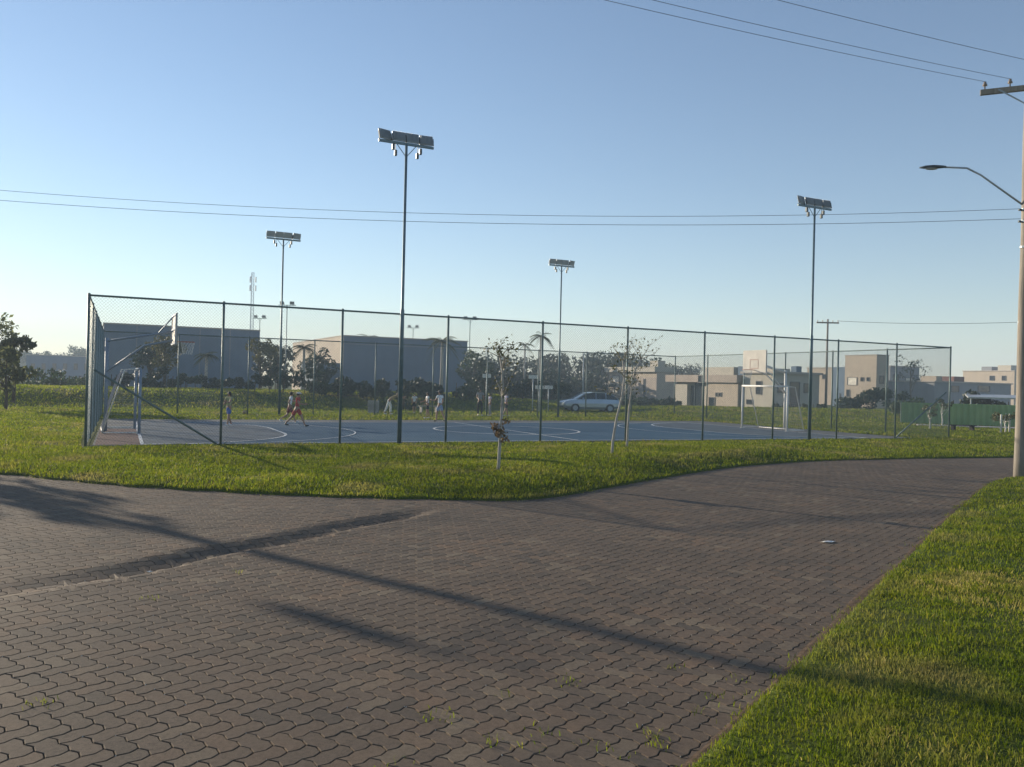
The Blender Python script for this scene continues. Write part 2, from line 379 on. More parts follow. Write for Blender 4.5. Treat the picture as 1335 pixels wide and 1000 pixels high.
# paving stones: herringbone of zigzag stones, each a bevelled stone of its own in one road mesh
def build_road():
    W = .122; az = R(38.5); ux, uy = math.sin(az), math.cos(az); vx, vy = uy, -ux
    def warp(a, b):      # straight herringbone -> zigzag sides
        tri = lambda x: 2 * np.abs(((x * .5 + .25) % 1.0) * 2 - 1) - 1
        return a + .075 * np.clip(tri(b * 2 + .5) * 1.6, -1, 1), b + .075 * np.clip(tri(a * 2 + .5) * 1.6, -1, 1)
    n_u = 520; I, J = np.meshgrid(np.arange(-60, 300), np.arange(-240, 260), indexing='ij')
    m = (I - J) % 4
    Hh = np.stack([I[m == 0], J[m == 0], np.zeros((m == 0).sum())], -1); Vv = np.stack([I[m == 3], J[m == 3], np.ones((m == 3).sum())], -1)
    Bk = np.concatenate([Hh, Vv]).astype(float)
    ca = Bk[:, 0] + np.where(Bk[:, 2] == 0, 1, .5); cb = Bk[:, 1] + np.where(Bk[:, 2] == 0, .5, 1)
    X = (ca * ux + cb * vx) * W; Y = (ca * uy + cb * vy) * W
    # keep what lies on the visible road
    def inside(X, Y, poly):
        c = np.zeros(X.shape, bool); n = len(poly)
        for i in range(n):
            (x0, y0), (x1, y1) = poly[i], poly[(i + 1) % n]
            if y0 == y1: continue
            k = ((y0 > Y) != (y1 > Y)) & (X < (x1 - x0) * (Y - y0) / (y1 - y0) + x0); c ^= k
        return c
    isl = [(p.x, p.y + .3) for p in EI] + [(60, 60), (-60, 60)]
    rgt = [(p.x + .3, p.y - .15) for p in ER] + [(60, -8)]
    k = (Y > 2.4) & (Y < 31) & (X > -.80 * Y - 4.0) & (X < .68 * Y + 4) & ~inside(X, Y, isl) & ~inside(X, Y, rgt)
    Bk, X, Y = Bk[k], X[k], Y[k]
    V, SZ, LP, RD = [], [], [], []; nv = 0
    for near in (True, False):
        sel = (Y < 13) if near else (Y >= 13)
        b = Bk[sel]; nb = len(b)
        if nb == 0: continue
        ns = 4 if near else 2
        per = [(t, 0) for t in np.linspace(0, 2, 2 * ns, endpoint=False)] + [(2, t) for t in np.linspace(0, 1, ns, endpoint=False)] + [(2 - t, 1) for t in np.linspace(0, 2, 2 * ns, endpoint=False)] + [(0, 1 - t) for t in np.linspace(0, 1, ns, endpoint=False)]
        per = np.array(per); K = len(per)
        rings = [(.030, -.020), (.032, -.0032), (.055, 0.0)] if near else [(.03, -.016), (.05, 0.0)]
        h0 = rng.normal(0, .0008, nb); tx = rng.normal(0, .004, nb); ty = rng.normal(0, .004, nb)
        rv = np.clip(rng.normal(.5, .3, nb) + .15 * wob(X[sel], Y[sel], 1.3), 0, 1)
        allv = []
        for inset, dz in rings:
            la = np.clip(per[:, 0], inset, 2 - inset); lb = np.clip(per[:, 1], inset, 1 - inset)
            hv = b[:, 2:3] == 1
            A = b[:, 0:1] + np.where(hv, lb[None], la[None]); B = b[:, 1:2] + np.where(hv, la[None], lb[None])
            wa, wb = warp(A, B)
            x = (wa * ux + wb * vx) * W; y = (wa * uy + wb * vy) * W
            cx, cy = x.mean(1, keepdims=True), y.mean(1, keepdims=True)
            z = zroad(x, y) + dz + h0[:, None] + tx[:, None] * (x - cx) + ty[:, None] * (y - cy)
            allv.append(np.stack([x, y, z], -1))
        nr = len(rings); vv = np.stack(allv, 1)            # nb, nr, K, 3
        V.append(vv.reshape(-1, 3)); base = nv + np.arange(nb)[:, None] * (nr * K)
        for r in range(nr - 1):
            i0 = np.arange(K); i1 = (i0 + 1) % K
            qd = np.stack([r * K + i0, r * K + i1, (r + 1) * K + i1, (r + 1) * K + i0], -1).ravel()
            LP.append((base + qd[None]).ravel()); SZ.append(np.full(nb * K, 4)); RD.append(np.repeat(rv, K))
        LP.append((base + ((nr - 1) * K + np.arange(K))[None]).ravel()); SZ.append(np.full(nb, K)); RD.append(rv)
        nv += nb * nr * K
    nst = sum(len(s) for s in SZ)
    gs = Bk[(Y < 9)]; gs = gs[rng.uniform(0, 1, len(gs)) < .55]
    gu = gs[:, 0] + rng.choice([0., 1.], len(gs)) + rng.normal(0, .03, len(gs)); gv = gs[:, 1] + rng.normal(0, .03, len(gs)); gu, gv = warp(gu, gv)
    gx_ = (gu * ux + gv * vx) * W; gy_ = (gu * uy + gv * vy) * W; gr_ = rng.uniform(.002, .0062, len(gs)); gz_ = zroad(gx_, gy_) - .003
    Pg = np.stack([np.stack([gx_ + gr_ * math.cos(t), gy_ + gr_ * math.sin(t), gz_], -1) for t in (0, 2.1, 4.2)] + [np.stack([gx_, gy_, gz_ + gr_ * 1.3], -1)], 1)
    V.append(Pg.reshape(-1, 3)); gb = nv + np.arange(len(gs))[:, None] * 4; LP.append((gb + np.array([0, 1, 3, 1, 2, 3, 2, 0, 3])[None]).ravel()); SZ.append(np.full(len(gs) * 3, 3)); RD.append(np.full(len(gs) * 3, .5)); nv += len(gs) * 4
    ngr = len(gs) * 3
    gx = np.arange(-32, 34, .16); gy = np.concatenate([np.arange(-6, 2, 1.0), np.arange(2, 16, .13), np.arange(16, 36, .5)])
    GX, GY = np.meshgrid(gx, gy); GZ = zroad(GX, GY) - .0125
    V.append(np.stack([GX, GY, GZ], -1).reshape(-1, 3)); ny, nx = GX.shape; idx = nv + np.arange(nx * ny).reshape(ny, nx)
    q = np.stack([idx[:-1, :-1], idx[:-1, 1:], idx[1:, 1:], idx[1:, :-1]], -1).reshape(-1, 4)
    LP.append(q.ravel()); SZ.append(np.full(len(q), 4)); RD.append(np.full(len(q), .5))
    mi = np.zeros(nst + ngr + len(q), int); mi[nst:] = 1; mi[nst:nst + ngr] = 2
    # loops are grouped per block so order matches sizes
    o = npmesh('road', np.concatenate(V), np.concatenate(SZ), np.concatenate(LP), [M['paver'], M['joint_sand'], M['glint_grit']], rnd=np.concatenate(RD), mi=mi)
    tag(o, kind='structure')
build_road()

# ------------------------------------------------------------------ grass blades
def pip(X, Y, poly):
    c = np.zeros(X.shape, bool); n = len(poly)
    for i in range(n):
        (x0, y0), (x1, y1) = poly[i], poly[(i + 1) % n]
        if y0 == y1: continue
        c ^= ((y0 > Y) != (y1 > Y)) & (X < (x1 - x0) * (Y - y0) / (y1 - y0) + x0)
    return c
def blades(name, X, Y, Z, h, wd, label_kind='stuff'):
    n = len(X); a = rng.uniform(0, 2 * math.pi, n); ln = rng.uniform(.15, 1.25, n); la = rng.uniform(0, 2 * math.pi, n)
    hh = h * (.45 + 1.1 * rng.beta(2, 2.6, n)); ww = wd * rng.uniform(.7, 1.3, n)
    cx, sx = np.cos(a) * ww / 2, np.sin(a) * ww / 2
    dx, dy = np.cos(la) * ln * hh, np.sin(la) * ln * hh
    P = np.stack([np.stack([X - cx, Y - sx, Z - .006], -1), np.stack([X + cx, Y + sx, Z - .006], -1),
                  np.stack([X + cx * .8 + dx * .35, Y + sx * .8 + dy * .35, Z + hh * .6], -1), np.stack([X - cx * .8 + dx * .35, Y - sx * .8 + dy * .35, Z + hh * .6], -1),
                  np.stack([X + dx, Y + dy, Z + hh * (1 - .3 * ln)], -1)], 1)
    b = np.arange(n)[:, None] * 5
    lp = (b + np.array([0, 1, 2, 3, 3, 2, 4])[None]).ravel(); sz = np.tile([4, 3], n)
    patch = .13 * wob(X, Y, 1.6) + .12 * wob(X, Y, 7.5) + .10 * wob(Y, X, 17)
    for px_, py_, r_ in ((1292, 768, .55), (1312, 800, .40), (1262, 757, .35), (1215, 770, .25), (1150, 870, .14), (1180, 985, .16)):
        g0 = G(px_, py_); patch = patch + .55 * np.exp(-(((X - g0.x) / (1.5 * r_)) ** 2 + ((Y - g0.y) / r_) ** 2)) * (.6 + .6 * wob(X, Y, 11))
    rv = np.repeat(np.clip(rng.beta(2.2, 2.6, n) + patch, 0, 1), 2)
    o = npmesh(name, P.reshape(-1, 3), sz, lp, [M['grass_blade']], rnd=rv); tag(o, kind='stuff'); return o
polyR = [(p.x, p.y) for p in ER] + [(60, -8)]
polyI = [(p.x, p.y) for p in EI] + [(80, 90), (-60, 90)]
Xs, Ys, Hs, Ws = [], [], [], []
for y0, y1, dens, h, wd in ((3.0, 6, 5200, .042, .0052), (6, 9, 2900, .044, .007), (9, 14, 1500, .048, .010), (14, 26, 620, .05, .015)):
    x0, x1 = -1, .62 * y1 + 2.0
    n = int((x1 - x0) * (y1 - y0) * dens); X = rng.uniform(x0, x1, n); Y = rng.uniform(y0, y1, n)
    k = (X < .64 * Y + 1.2) & pip(X, Y, polyR); X, Y = X[k], Y[k]
    keep = rng.uniform(0, 1, len(X)) < .70 + .30 * wob(X, Y, 2.2) + .3 * wob(Y, X, 9); X, Y = X[keep], Y[keep]
    Xs.append(X); Ys.append(Y); Hs.append(h * np.clip(1 + .35 * wob(X, Y, 2.9) + .35 * wob(Y, X, 8.5), .35, 2)); Ws.append(np.full(len(X), wd))
X, Y = np.concatenate(Xs), np.concatenate(Ys)
e = edge_dist(X, Y, ER); blades('grass', X, Y, lawn_z(X, Y, e), np.concatenate(Hs), np.concatenate(Ws))
Xs, Ys, Hs, Ws = [], [], [], []
for y0, y1, dens, h, wd in ((11, 15, 1500, .07, .011), (15, 20, 800, .075, .014), (20, 27, 380, .075, .02), (27, 38, 170, .075, .03)):
    x0, x1 = -.68 * y1 - 2, .66 * y1 + 1.5
    n = int((x1 - x0) * (y1 - y0) * dens); X = rng.uniform(x0, x1, n); Y = rng.uniform(y0, y1, n)
    b = (X - O.x) * -E1.y + (Y - O.y) * E1.x; a = (X - O.x) * E1.x + (Y - O.y) * E1.y
    k = (np.abs(X) < .66 * Y + 1.5) & pip(X, Y, polyI) & ((b < .1) | (a < -.12) | (a > 33.1))
    X, Y = X[k], Y[k]; Xs.append(X); Ys.append(Y); Hs.append(h * (1 + .4 * wob(X, Y, 1.7))); Ws.append(np.full(len(X), wd))
X, Y = np.concatenate(Xs), np.concatenate(Ys)
e = edge_dist(X, Y, EI); blades('grass', X, Y, lawn_z(X, Y, e, True), np.concatenate(Hs), np.concatenate(Ws))
Xs, Ys, Hs, Ws = [], [], [], []
for y0, y1, dens, h, wd in ((36, 50, 75, .09, .045), (50, 66, 42, .10, .065), (66, 100, 18, .13, .10)):
    x0, x1 = -.66 * y1, .66 * y1; n = int((x1 - x0) * (y1 - y0) * dens); X = rng.uniform(x0, x1, n); Y = rng.uniform(y0, y1, n)
    a = (X - O.x) * E1.x + (Y - O.y) * E1.y; b = (X - O.x) * -E1.y + (Y - O.y) * E1.x
    k = (np.abs(X) < .66 * Y) & ~((a > -.1) & (a < 31.5) & (b > 0) & (b < 14.8)); X, Y = X[k], Y[k]
    Xs.append(X); Ys.append(Y); Hs.append(h * (1 + .4 * wob(X, Y, .9))); Ws.append(np.full(len(X), wd))
X, Y = np.concatenate(Xs), np.concatenate(Ys)
zl = np.where(Y < 46, np.maximum(gz(X, Y), lawn_z(X, Y, np.full(len(X), 9.))), gz(X, Y)); blades('grass', X, Y, zl, np.concatenate(Hs), np.concatenate(Ws))
# weeds and edge tufts growing out of the joints
TX, TY = [], []
for p in random.sample([q for q in ER if 3 < q.y < 22], 60):
    n = random.randint(8, 30); TX += list(rng.normal(p.x - .04, .05, n)); TY += list(rng.normal(p.y, .06, n))
for p in random.sample([q for q in EI if q.y < 26 and abs(q.x) < 16], 90):
    n = random.randint(5, 22); TX += list(rng.normal(p.x, .07, n)); TY += list(rng.normal(p.y - .04, .06, n))
for px, py in ((855, 962), (860, 970), (845, 955), (742, 890), (735, 885), (705, 950), (565, 930), (575, 938), (790, 975), (760, 968), (820, 985), (48, 915), (60, 912), (310, 745), (660, 905), (520, 990), (690, 972), (930, 905), (905, 925), (965, 885), (195, 780), (880, 870), (640, 965)):
    g = G(px, py); n = random.randint(6, 15); TX += list(rng.normal(g.x, .045, n)); TY += list(rng.normal(g.y, .05, n))
TX, TY = np.array(TX), np.array(TY)
blades('weeds', TX, TY, zroad(TX, TY) - .004, np.full(len(TX), .04), np.full(len(TX), .006))

# soil spilt along the verge edge
V, n = [], 0
for p in ER:
    if p.y < 2: continue
    k = .5 + .5 * wob(p.x, p.y, 2.3); wd = .05 + .12 * abs(float(k)); nrm = Vector((-.83, .56))
    for u in (-.06, .0, .5, 1.0):
        x, y = p.x + nrm.x * wd * u, p.y + nrm.y * wd * u; V.append((x, y, float(zroad(np.array(x), np.array(y))) + (.010, .009, .006, -.006)[(-.06, .0, .5, 1.0).index(u)])); 
    n += 1
o = MB().add(V, [(i * 4 + k, i * 4 + k + 1, i * 4 + k + 5, i * 4 + k + 4) for i in range(n - 1) for k in range(3)]).build('soil', plain('verge_soil', (.105, .072, .048), .95, 0, .45, 14, .6)); tag(o, kind='structure')
# ------------------------------------------------------------------ court slab and its lines
def court_quad(mb, a0, a1, b0, b1, z):
    mb.add([C(a0, b0, z), C(a1, b0, z), C(a1, b1, z), C(a0, b1, z)], [(0, 1, 2, 3)])
SZ_ = .085
mb = MB(); top = [C(.15, .35), C(31.2, .35), C(31.2, 14.6), C(.15, 14.6)]
mb.add([(p.x, p.y, -.1) for p in top] + [(p.x, p.y, SZ_) for p in top], [(4, 5, 6, 7), (0, 1, 5, 4), (1, 2, 6, 5), (2, 3, 7, 6), (3, 0, 4, 7)])
slab = mb.build('court', M['court_grey']); tag(slab, kind='structure')
CY, HW, A0, A1 = 6.46, 6.0, 1.3, 28.6
mb = MB(); court_quad(mb, A0 - .0, A1, CY - HW, CY + HW, SZ_ + .004); mb.build('court_paint', M['court_blue'], slab)
mb = MB(); court_quad(mb, .2, A0, .5, CY + 1.2, SZ_ + .004); mb.build('run_off_paint', M['court_red'], slab)
def dshape(sgn, a, r0, r1, z, n=20):
    """ring around the two goal posts: quarter arcs joined by a straight"""
    def pts(r):
        out = []
        for k in range(n + 1):
            t = math.pi / 2 * k / n; out.append((a + sgn * r * math.sin(t), CY - 1.5 - r * math.cos(t)))
        for k in range(n + 1):
            t = math.pi / 2 * (1 - k / n); out.append((a + sgn * r * math.sin(t), CY + 1.5 + r * math.cos(t)))
        return [C(*p, z) for p in out]
    return pts(r0), pts(r1)
mb = MB()
for sgn, a in ((1, A0), (-1, A1)):
    o_, i_ = dshape(sgn, a, 4.55, 4.45, SZ_ + .008); n = len(o_)
    mb.add(o_, [tuple(range(n))])
mb.build('goal_area', M['court_worn'], slab)
mb = MB(); z = SZ_ + .012; lw = .09
for sgn, a in ((1, A0), (-1, A1)):
    o_, i_ = dshape(sgn, a, 4.6, 4.6 - lw, z); n = len(o_)
    mb.add(o_ + i_, [(k, k + 1, n + k + 1, n + k) for k in range(n - 1)])
court_quad(mb, A0, A0 + lw, CY - HW, CY + HW, z); court_quad(mb, A1 - lw, A1, CY - HW, CY + HW, z)
court_quad(mb, A0 + lw, A1 - lw, CY - HW, CY - HW + lw, z); court_quad(mb, A0 + lw, A1 - lw, CY + HW - lw, CY + HW, z)
court_quad(mb, 14.9, 14.9 + lw, CY - HW + lw, CY + HW - lw, z)
n = 48; ring = [[C(14.95 + r * math.cos(2 * math.pi * k / n), CY + r * math.sin(2 * math.pi * k / n), z + .004) for k in range(n)] for r in (2.9, 3.0)]
mb.add(ring[0] + ring[1], [(k, (k + 1) % n, n + (k + 1) % n, n + k) for k in range(n)])
for sgn, a in ((1, A0), (-1, A1)):                     # three point arcs
    pts = [[C(a + sgn * (1.2 + r * math.cos(t)), CY + r * math.sin(t), z + .004) for t in np.linspace(-1.2, 1.2, 25)] for r in (6.0, 6.06)]
    mb.add(pts[0] + pts[1], [(k, k + 1, 26 + k, 25 + k) for k in range(24)])
mb.build('line', M['line_paint'], slab)

# ------------------------------------------------------------------ chain link fences
def wire_panel(L, H, s=.085, r=.0024, z0=.10):
    V, LP, nv = [], [], 0
    segs = []
    for c in np.arange(-H, L, s):
        for mir in (0, 1):
            u0, u1 = max(c, 0), min(c + H, L)
            if u1 - u0 < .02: continue
            npc = max(1, int((u1 - u0) / .5)); us = np.linspace(u0, u1, npc + 1)
            for a, b in zip(us[:-1], us[1:]):
                za, zb = a - c, b - c
                if mir: a2, b2 = L - a, L - b
                else: a2, b2 = a, b
                segs.append((a2, za, b2, zb, mir))
    segs = np.array(segs)
    d = np.stack([segs[:, 2] - segs[:, 0], segs[:, 3] - segs[:, 1]], -1); d /= np.linalg.norm(d, axis=1, keepdims=True)
    nrm = np.stack([-d[:, 1], d[:, 0]], -1); off = np.where(segs[:, 4] > 0, .0025, -.0025)
    P = []
    for e in (0, 2):
        for k in range(3):
            t = 2 * math.pi * k / 3
            P.append(np.stack([segs[:, e] + nrm[:, 0] * r * math.cos(t), off + r * math.sin(t), z0 + segs[:, e + 1] + nrm[:, 1] * r * math.cos(t)], -1))
    P = np.stack(P, 1); n = len(segs); b = np.arange(n)[:, None] * 6
    lp = (b + np.array([0, 1, 4, 3, 1, 2, 5, 4, 2, 0, 3, 5])[None]).ravel()
    return P.reshape(-1, 3), np.full(n * 3, 4), lp
def fence(p0, p1, nspan, label, posts, brace=(), H=FH):
    L = (p1 - p0).length; rz = math.atan2(p1.y - p0.y, p1.x - p0.x)
    f = empty('chain_link_fence', p0, rz, label, 'fence', 'chain-link fences round the court')
    proto = MB().tube([(0, 0, -.1), (0, 0, H + .02)], .034, 10).ball((0, 0, H + .02), (.038, .038, .02), 8, 4).build('post', M['fence_paint'], f, True)
    first = True
    for k in posts:
        if first: p = proto; first = False
        else: p = proto.copy(); col.objects.link(p); p.parent = f
        p.location = (L * k / nspan, 0, 0)
    MB().tube([(x, .0, H - .02 + .012 * math.sin(x * 1.9)) for x in np.linspace(.0, L, nspan * 2 + 1)], .027, 8).build('top_rail', M['fence_paint'], f, True)
    MB().tube([(x, 0, .10 + .01 * math.sin(x * 3)) for x in np.linspace(0, L, nspan * 2 + 1)], .006, 5).build('tension_wire', M['wire'], f, True)
    for a, za, b, zb in brace:
        MB().tube([(L * a / nspan, .05, za), (L * b / nspan, .05, zb)], .03, 8).build('brace', M['fence_paint'], f, True)
    v, s, l = wire_panel(L, H - .13)
    npmesh('wire_mesh', v, s, l, [M['wire']], f)
    return f
NL, NR = C(0, 0), C(LEN, 0); FL, FR = C(0, DEP), C(LEN, DEP)
fence(NL, NR, 10, 'long dark green chain-link fence on the near side of the court, above the roadside grass', range(11), [(0.05, 2.05, .97, .12), (9.03, .12, 9.95, 2.05)])
fence(FL, FR, 10, 'long dark chain-link fence on the far side of the court, behind the players', range(11), [])
fence(NL, FL, 6, 'chain-link fence across the end of the court with the blue goal, seen nearly edge-on', range(1, 6))
fence(NR, FR, 6, 'chain-link fence across the court end with the white goal and backboard', range(1, 6), [])

# ------------------------------------------------------------------ floodlight poles
def near_a(px, b=0.0):
    lo, hi = -5, 60
    for _ in range(50):
        m_ = (lo + hi) / 2; p = C(m_, b)
        if 667.5 + F * p.x / p.y < px: lo = m_
        else: hi = m_
    return lo
def flood_proto(loc, rz, H, label, four=True):
    t = empty('floodlight_pole', loc, rz, label, 'floodlight', 'floodlight poles round the court')
    MB().tube([(0, 0, -.1), (0, 0, H * .45), (0, 0, H * .45 + .06), (0, 0, H)], [.066, .060, .045, .04], 12).build('pole', M['pole_paint'], t, True)
    MB().tube([(0, 0, 0), (0, 0, .04)], .16, 12).build('base_plate', M['pole_paint'], t)
    mb = MB().box((0, 0, H), (1.72, .06, .06))
    mb.tube([(-.32, 0, H), (0, 0, H - .38)], .012, 6).tube([(.32, 0, H), (0, 0, H - .38)], .012, 6); mb.build('crossbar', M['pole_paint'], t)
    for i, (x, yaw, pit) in enumerate(((-.66, .30, 14), (-.215, .02, 16), (.20, -.02, 16), (.64, -.12, 14)) if four else ((-.5, .2, 20), (.5, -.2, 20))):
        rot = (Matrix.Rotation(yaw, 3, 'Z') @ Matrix.Rotation(R(-pit), 3, 'X'))
        c = Vector((x, .06, H + .22))
        mb = MB().box(c, (.41, .05, .30), rot, .012)
        for k in range(9): mb.box(c + rot @ Vector((-.17 + .0425 * k, -.045, 0)), (.008, .05, .26), rot)
        fl = mb.build('floodlight', M['lamp_metal'], t)
        MB().box(c + rot @ Vector((0, .028, 0)), (.36, .008, .25), rot).build('lens', M['lamp_glass'], fl)
        MB().box(c + rot @ Vector((-.215, -.02, -.06)), (.012, .05, .24), rot).box(c + rot @ Vector((.215, -.02, -.06)), (.012, .05, .24), rot).box((x, .02, H + .045), (.40, .05, .014)).build('bracket', M['lamp_dark'], fl)
    for x, dz in ((-.42, -.13), (-.34, -.30), (.36, -.30), (.46, -.16)) if four else ():
        MB().tube([(x, 0, H - .03), (x * .98, 0, H + dz + .08)], .01, 5).box((x * .97, 0, H + dz), (.075, .09, .17), None, .01).build('driver_box', M['lamp_dark'], t)
    return t
fp = flood_proto(C(near_a(520), -.18), TH, 9.0, 'tall floodlight pole at the near fence with four angled lamps, tallest in view')
for px, b, rz, lab in ((1056.5, -.15, TH, 'floodlight pole at the near fence beside the white goal'),
                       (365, DEP - .25, TH + math.pi, 'floodlight pole behind the two running players in red, at the far fence'),
                       (728.5, DEP - .25, TH + math.pi, 'floodlight pole at the far fence, left of the parked car')):
    c = copy_tree(fp); c.location = C(near_a(px, b), b); c.rotation_euler.z = rz; c['label'] = lab
fq = flood_proto(gat(372, 82), TH + 2.6, 9.0, 'distant twin-lamp floodlight pole between the grey buildings, beside a nearer pole', False)
for px, Y, lab in ((337, 101, 'distant twin-lamp floodlight pole beside the edge of the big windowless building'), (537, 112, 'distant twin-lamp floodlight pole in front of the shaded building with a lit gable'), (611, 95, 'distant twin-lamp floodlight pole at the end of the shaded building by the palm')):
    c = copy_tree(fq); c.location = gat(px, Y); c['label'] = lab

# ------------------------------------------------------------------ goals and hoops
def goal(a, sgn, label, mat):
    t = empty('goal', C(a, CY, SZ_), TH if sgn > 0 else TH + math.pi, label, 'goal', 'goals on the court')
    # local: +x points into the field
    ang = math.atan2(E2.y, E2.x) - math.atan2(N2.y, N2.x)
    r = .045
    for y in (-1.5, 1.5):
        MB().tube([(0, y, 0), (0, y, 2.03)], r, 10).tube([(0, y, 0), (0, y, .015)], .09, 10).build('post', mat, t, True)
    MB().tube([(0, -1.53, 2.05), (0, 1.53, 2.05)], r, 10).build('crossbar', mat, t, True)
    for y in (-1.5, 1.5):
        MB().tube([(0, y, 2.05), (-.45, y, 2.03), (-1.05, y, .04)], .022, 8).tube([(0, y, .04), (-1.05, y, .04)], .02, 8).build('side_stay', M['white_paint'], t, True)
    MB().tube([(-1.05, -1.5, .04), (-1.05, 1.5, .04)], .02, 8).build('ground_bar', M['white_paint'], t, True)
    mb = MB(); rr = .0022
    def prof(s):                                     # back profile of the net
        return (-.45 * s / .2, 2.04) if s < .2 else (-.45 - .6 * (s - .2) / .8, 2.03 - 1.98 * (s - .2) / .8)
    for y in np.linspace(-1.5, 1.5, 26):
        mb.tube([(prof(s)[0] - .08 * math.sin(math.pi * s), y, prof(s)[1]) for s in np.linspace(0, 1, 9)], rr, 3, False)
    for s in np.linspace(.05, 1, 20):
        x, z_ = prof(s); mb.tube([(x - .08 * math.sin(math.pi * s), y, z_) for y in np.linspace(-1.5, 1.5, 5)], rr, 3, False)
    for y in (-1.5, 1.5):
        for s in np.linspace(.1, .95, 15):
            x, z_ = prof(s); mb.tube([(0, y, z_), (x - .05 * math.sin(math.pi * s), y, z_)], rr, 3, False)
    mb.build('net', M['net'], t)
    return t
goal(A0, 1, 'goal with bluish posts, seen edge-on beside the red-brown run-off strip', M['blue_paint'])
goal(28.45, -1, 'white goal seen open from the front, near the far court end by the houses', M['white_paint'])
def hoop(a, sgn, label, mat, reach, dz=0.0):
    t = empty('basketball_hoop', C(a, CY, SZ_ + dz), TH if sgn > 0 else TH + math.pi, label, 'basketball hoop', 'basketball hoops')
    MB().tube([(0, 0, -.05 - dz), (0, 0, 3.05)], .06, 12).build('post', mat, t, True)
    mb = MB()
    for y in (-.22, .22):
        mb.tube([(0, y * .2, 2.95), (reach - .06, y, 3.35)], .032, 8).tube([(0, y * .2, 1.95), (reach * .55, y * .8, 2.85), (reach - .06, y, 3.05)], .032, 8)
        mb.tube([(reach * .75, y, 3.28), (reach - .06, y * 2.2, 3.85)], .018, 6)
    mb.build('arm', mat, t, True)
    MB().box((reach, 0, 3.42), (.04, 1.55, 1.05), None, .01).build('backboard', M['board'], t)
    MB().box((reach - .035, 0, 3.42), (.03, 1.45, .05)).box((reach - .035, 0, 3.9), (.03, 1.55, .05)).box((reach - .035, 0, 2.94), (.03, 1.55, .05)).box((reach - .035, -.75, 3.42), (.03, .05, .92)).box((reach - .035, .75, 3.42), (.03, .05, .92)).build('board_frame', mat, t)
    mb = MB()
    for (y, z_, dy, dz) in ((0, 3.02 + .46, .59, .05), (0, 3.02 + .05, .59, .05), (-.27, 3.02 + .255, .05, .36), (.27, 3.02 + .255, .05, .36)): mb.box((reach + .024, y, z_ + .02), (.006, dy, dz))
    mb.build('target_square', M['mark'], t)
    rc = Vector((reach + .42, 0, 3.02))
    MB().tube([rc + Vector((.225 * math.cos(k), .225 * math.sin(k), 0)) for k in np.linspace(0, 2 * math.pi, 21)], .011, 6, False).box((reach + .11, 0, 3.02), (.18, .09, .02)).build('rim', M['rim'], t, True)
    mb = MB()
    for k in range(12):
        a0 = 2 * math.pi * k / 12
        for s in (1, -1):
            mb.tube([rc + Vector(((.225 - .08 * u) * math.cos(a0 + s * .9 * u), (.225 - .08 * u) * math.sin(a0 + s * .9 * u), -.42 * u)) for u in (0, .35, .7, 1)], .004, 3, False)
    mb.build('net', M['white_paint'], t)
    return t
M['board'] = plain('board_white', (.50, .47, .42), .6, 0, .2, 2.0)
M['mark'] = plain('mark_grey', (.36, .26, .22), .6)
M['rim'] = plain('rim_orange', (.45, .12, .05), .5)
hoop(.35, 1, 'basketball hoop on a blue-grey cantilever post, its backboard seen edge-on', M['blue_paint'], 2.05)
hoop(29.75, -1, 'basketball hoop with pale square backboard facing the camera, on a white post', M['white_paint'], 1.95, -.22)

# ------------------------------------------------------------------ utility poles and cables
def lamp_arm(t, az, H, reach, big=1.0):
    d = Vector((math.cos(az), math.sin(az), 0)); s = Vector((-d.y, d.x, 0))
    MB().tube([d * .1 + Vector((0, 0, H - .95)), d * (reach * .55) + Vector((0, 0, H - .22)), d * (reach * .72) + Vector((0, 0, H - .04)), d * reach + Vector((0, 0, H))], .024, 8).build('lamp_arm', M['lamp_metal'], t, True)
    rot = Matrix((d, s, Vector((0, 0, 1)))).transposed()
    mb = MB(); secs = [(a * big, b * big, c_ * big) for a, b, c_ in ((0, .035, .03), (.10, .06, .045), (.28, .10, .06), (.46, .085, .05), (.60, .02, .02))]
    vs, fs = [], []
    for x, w_, h_ in secs:
        for k in range(10):
            a = 2 * math.pi * k / 10; vs.append(rot @ Vector((reach + x - .05, w_ * math.cos(a), H + h_ * math.sin(a) * (1 if math.sin(a) > 0 else .55))))
    for i in range(len(secs) - 1):
        for k in range(10): fs.append((i * 10 + k, i * 10 + (k + 1) % 10, (i + 1) * 10 + (k + 1) % 10, (i + 1) * 10 + k))
    fs += [tuple(range(9, -1, -1)), tuple(range(40, 50))]
    mb.add(vs, fs); hd = mb.build('lamp_head', M['lamp_dark'], t, True)
    MB().ball(rot @ Vector((reach + .28, 0, H - .03)), (.16, .08, .03)).build('lens', M['lamp_glass'], hd, True)
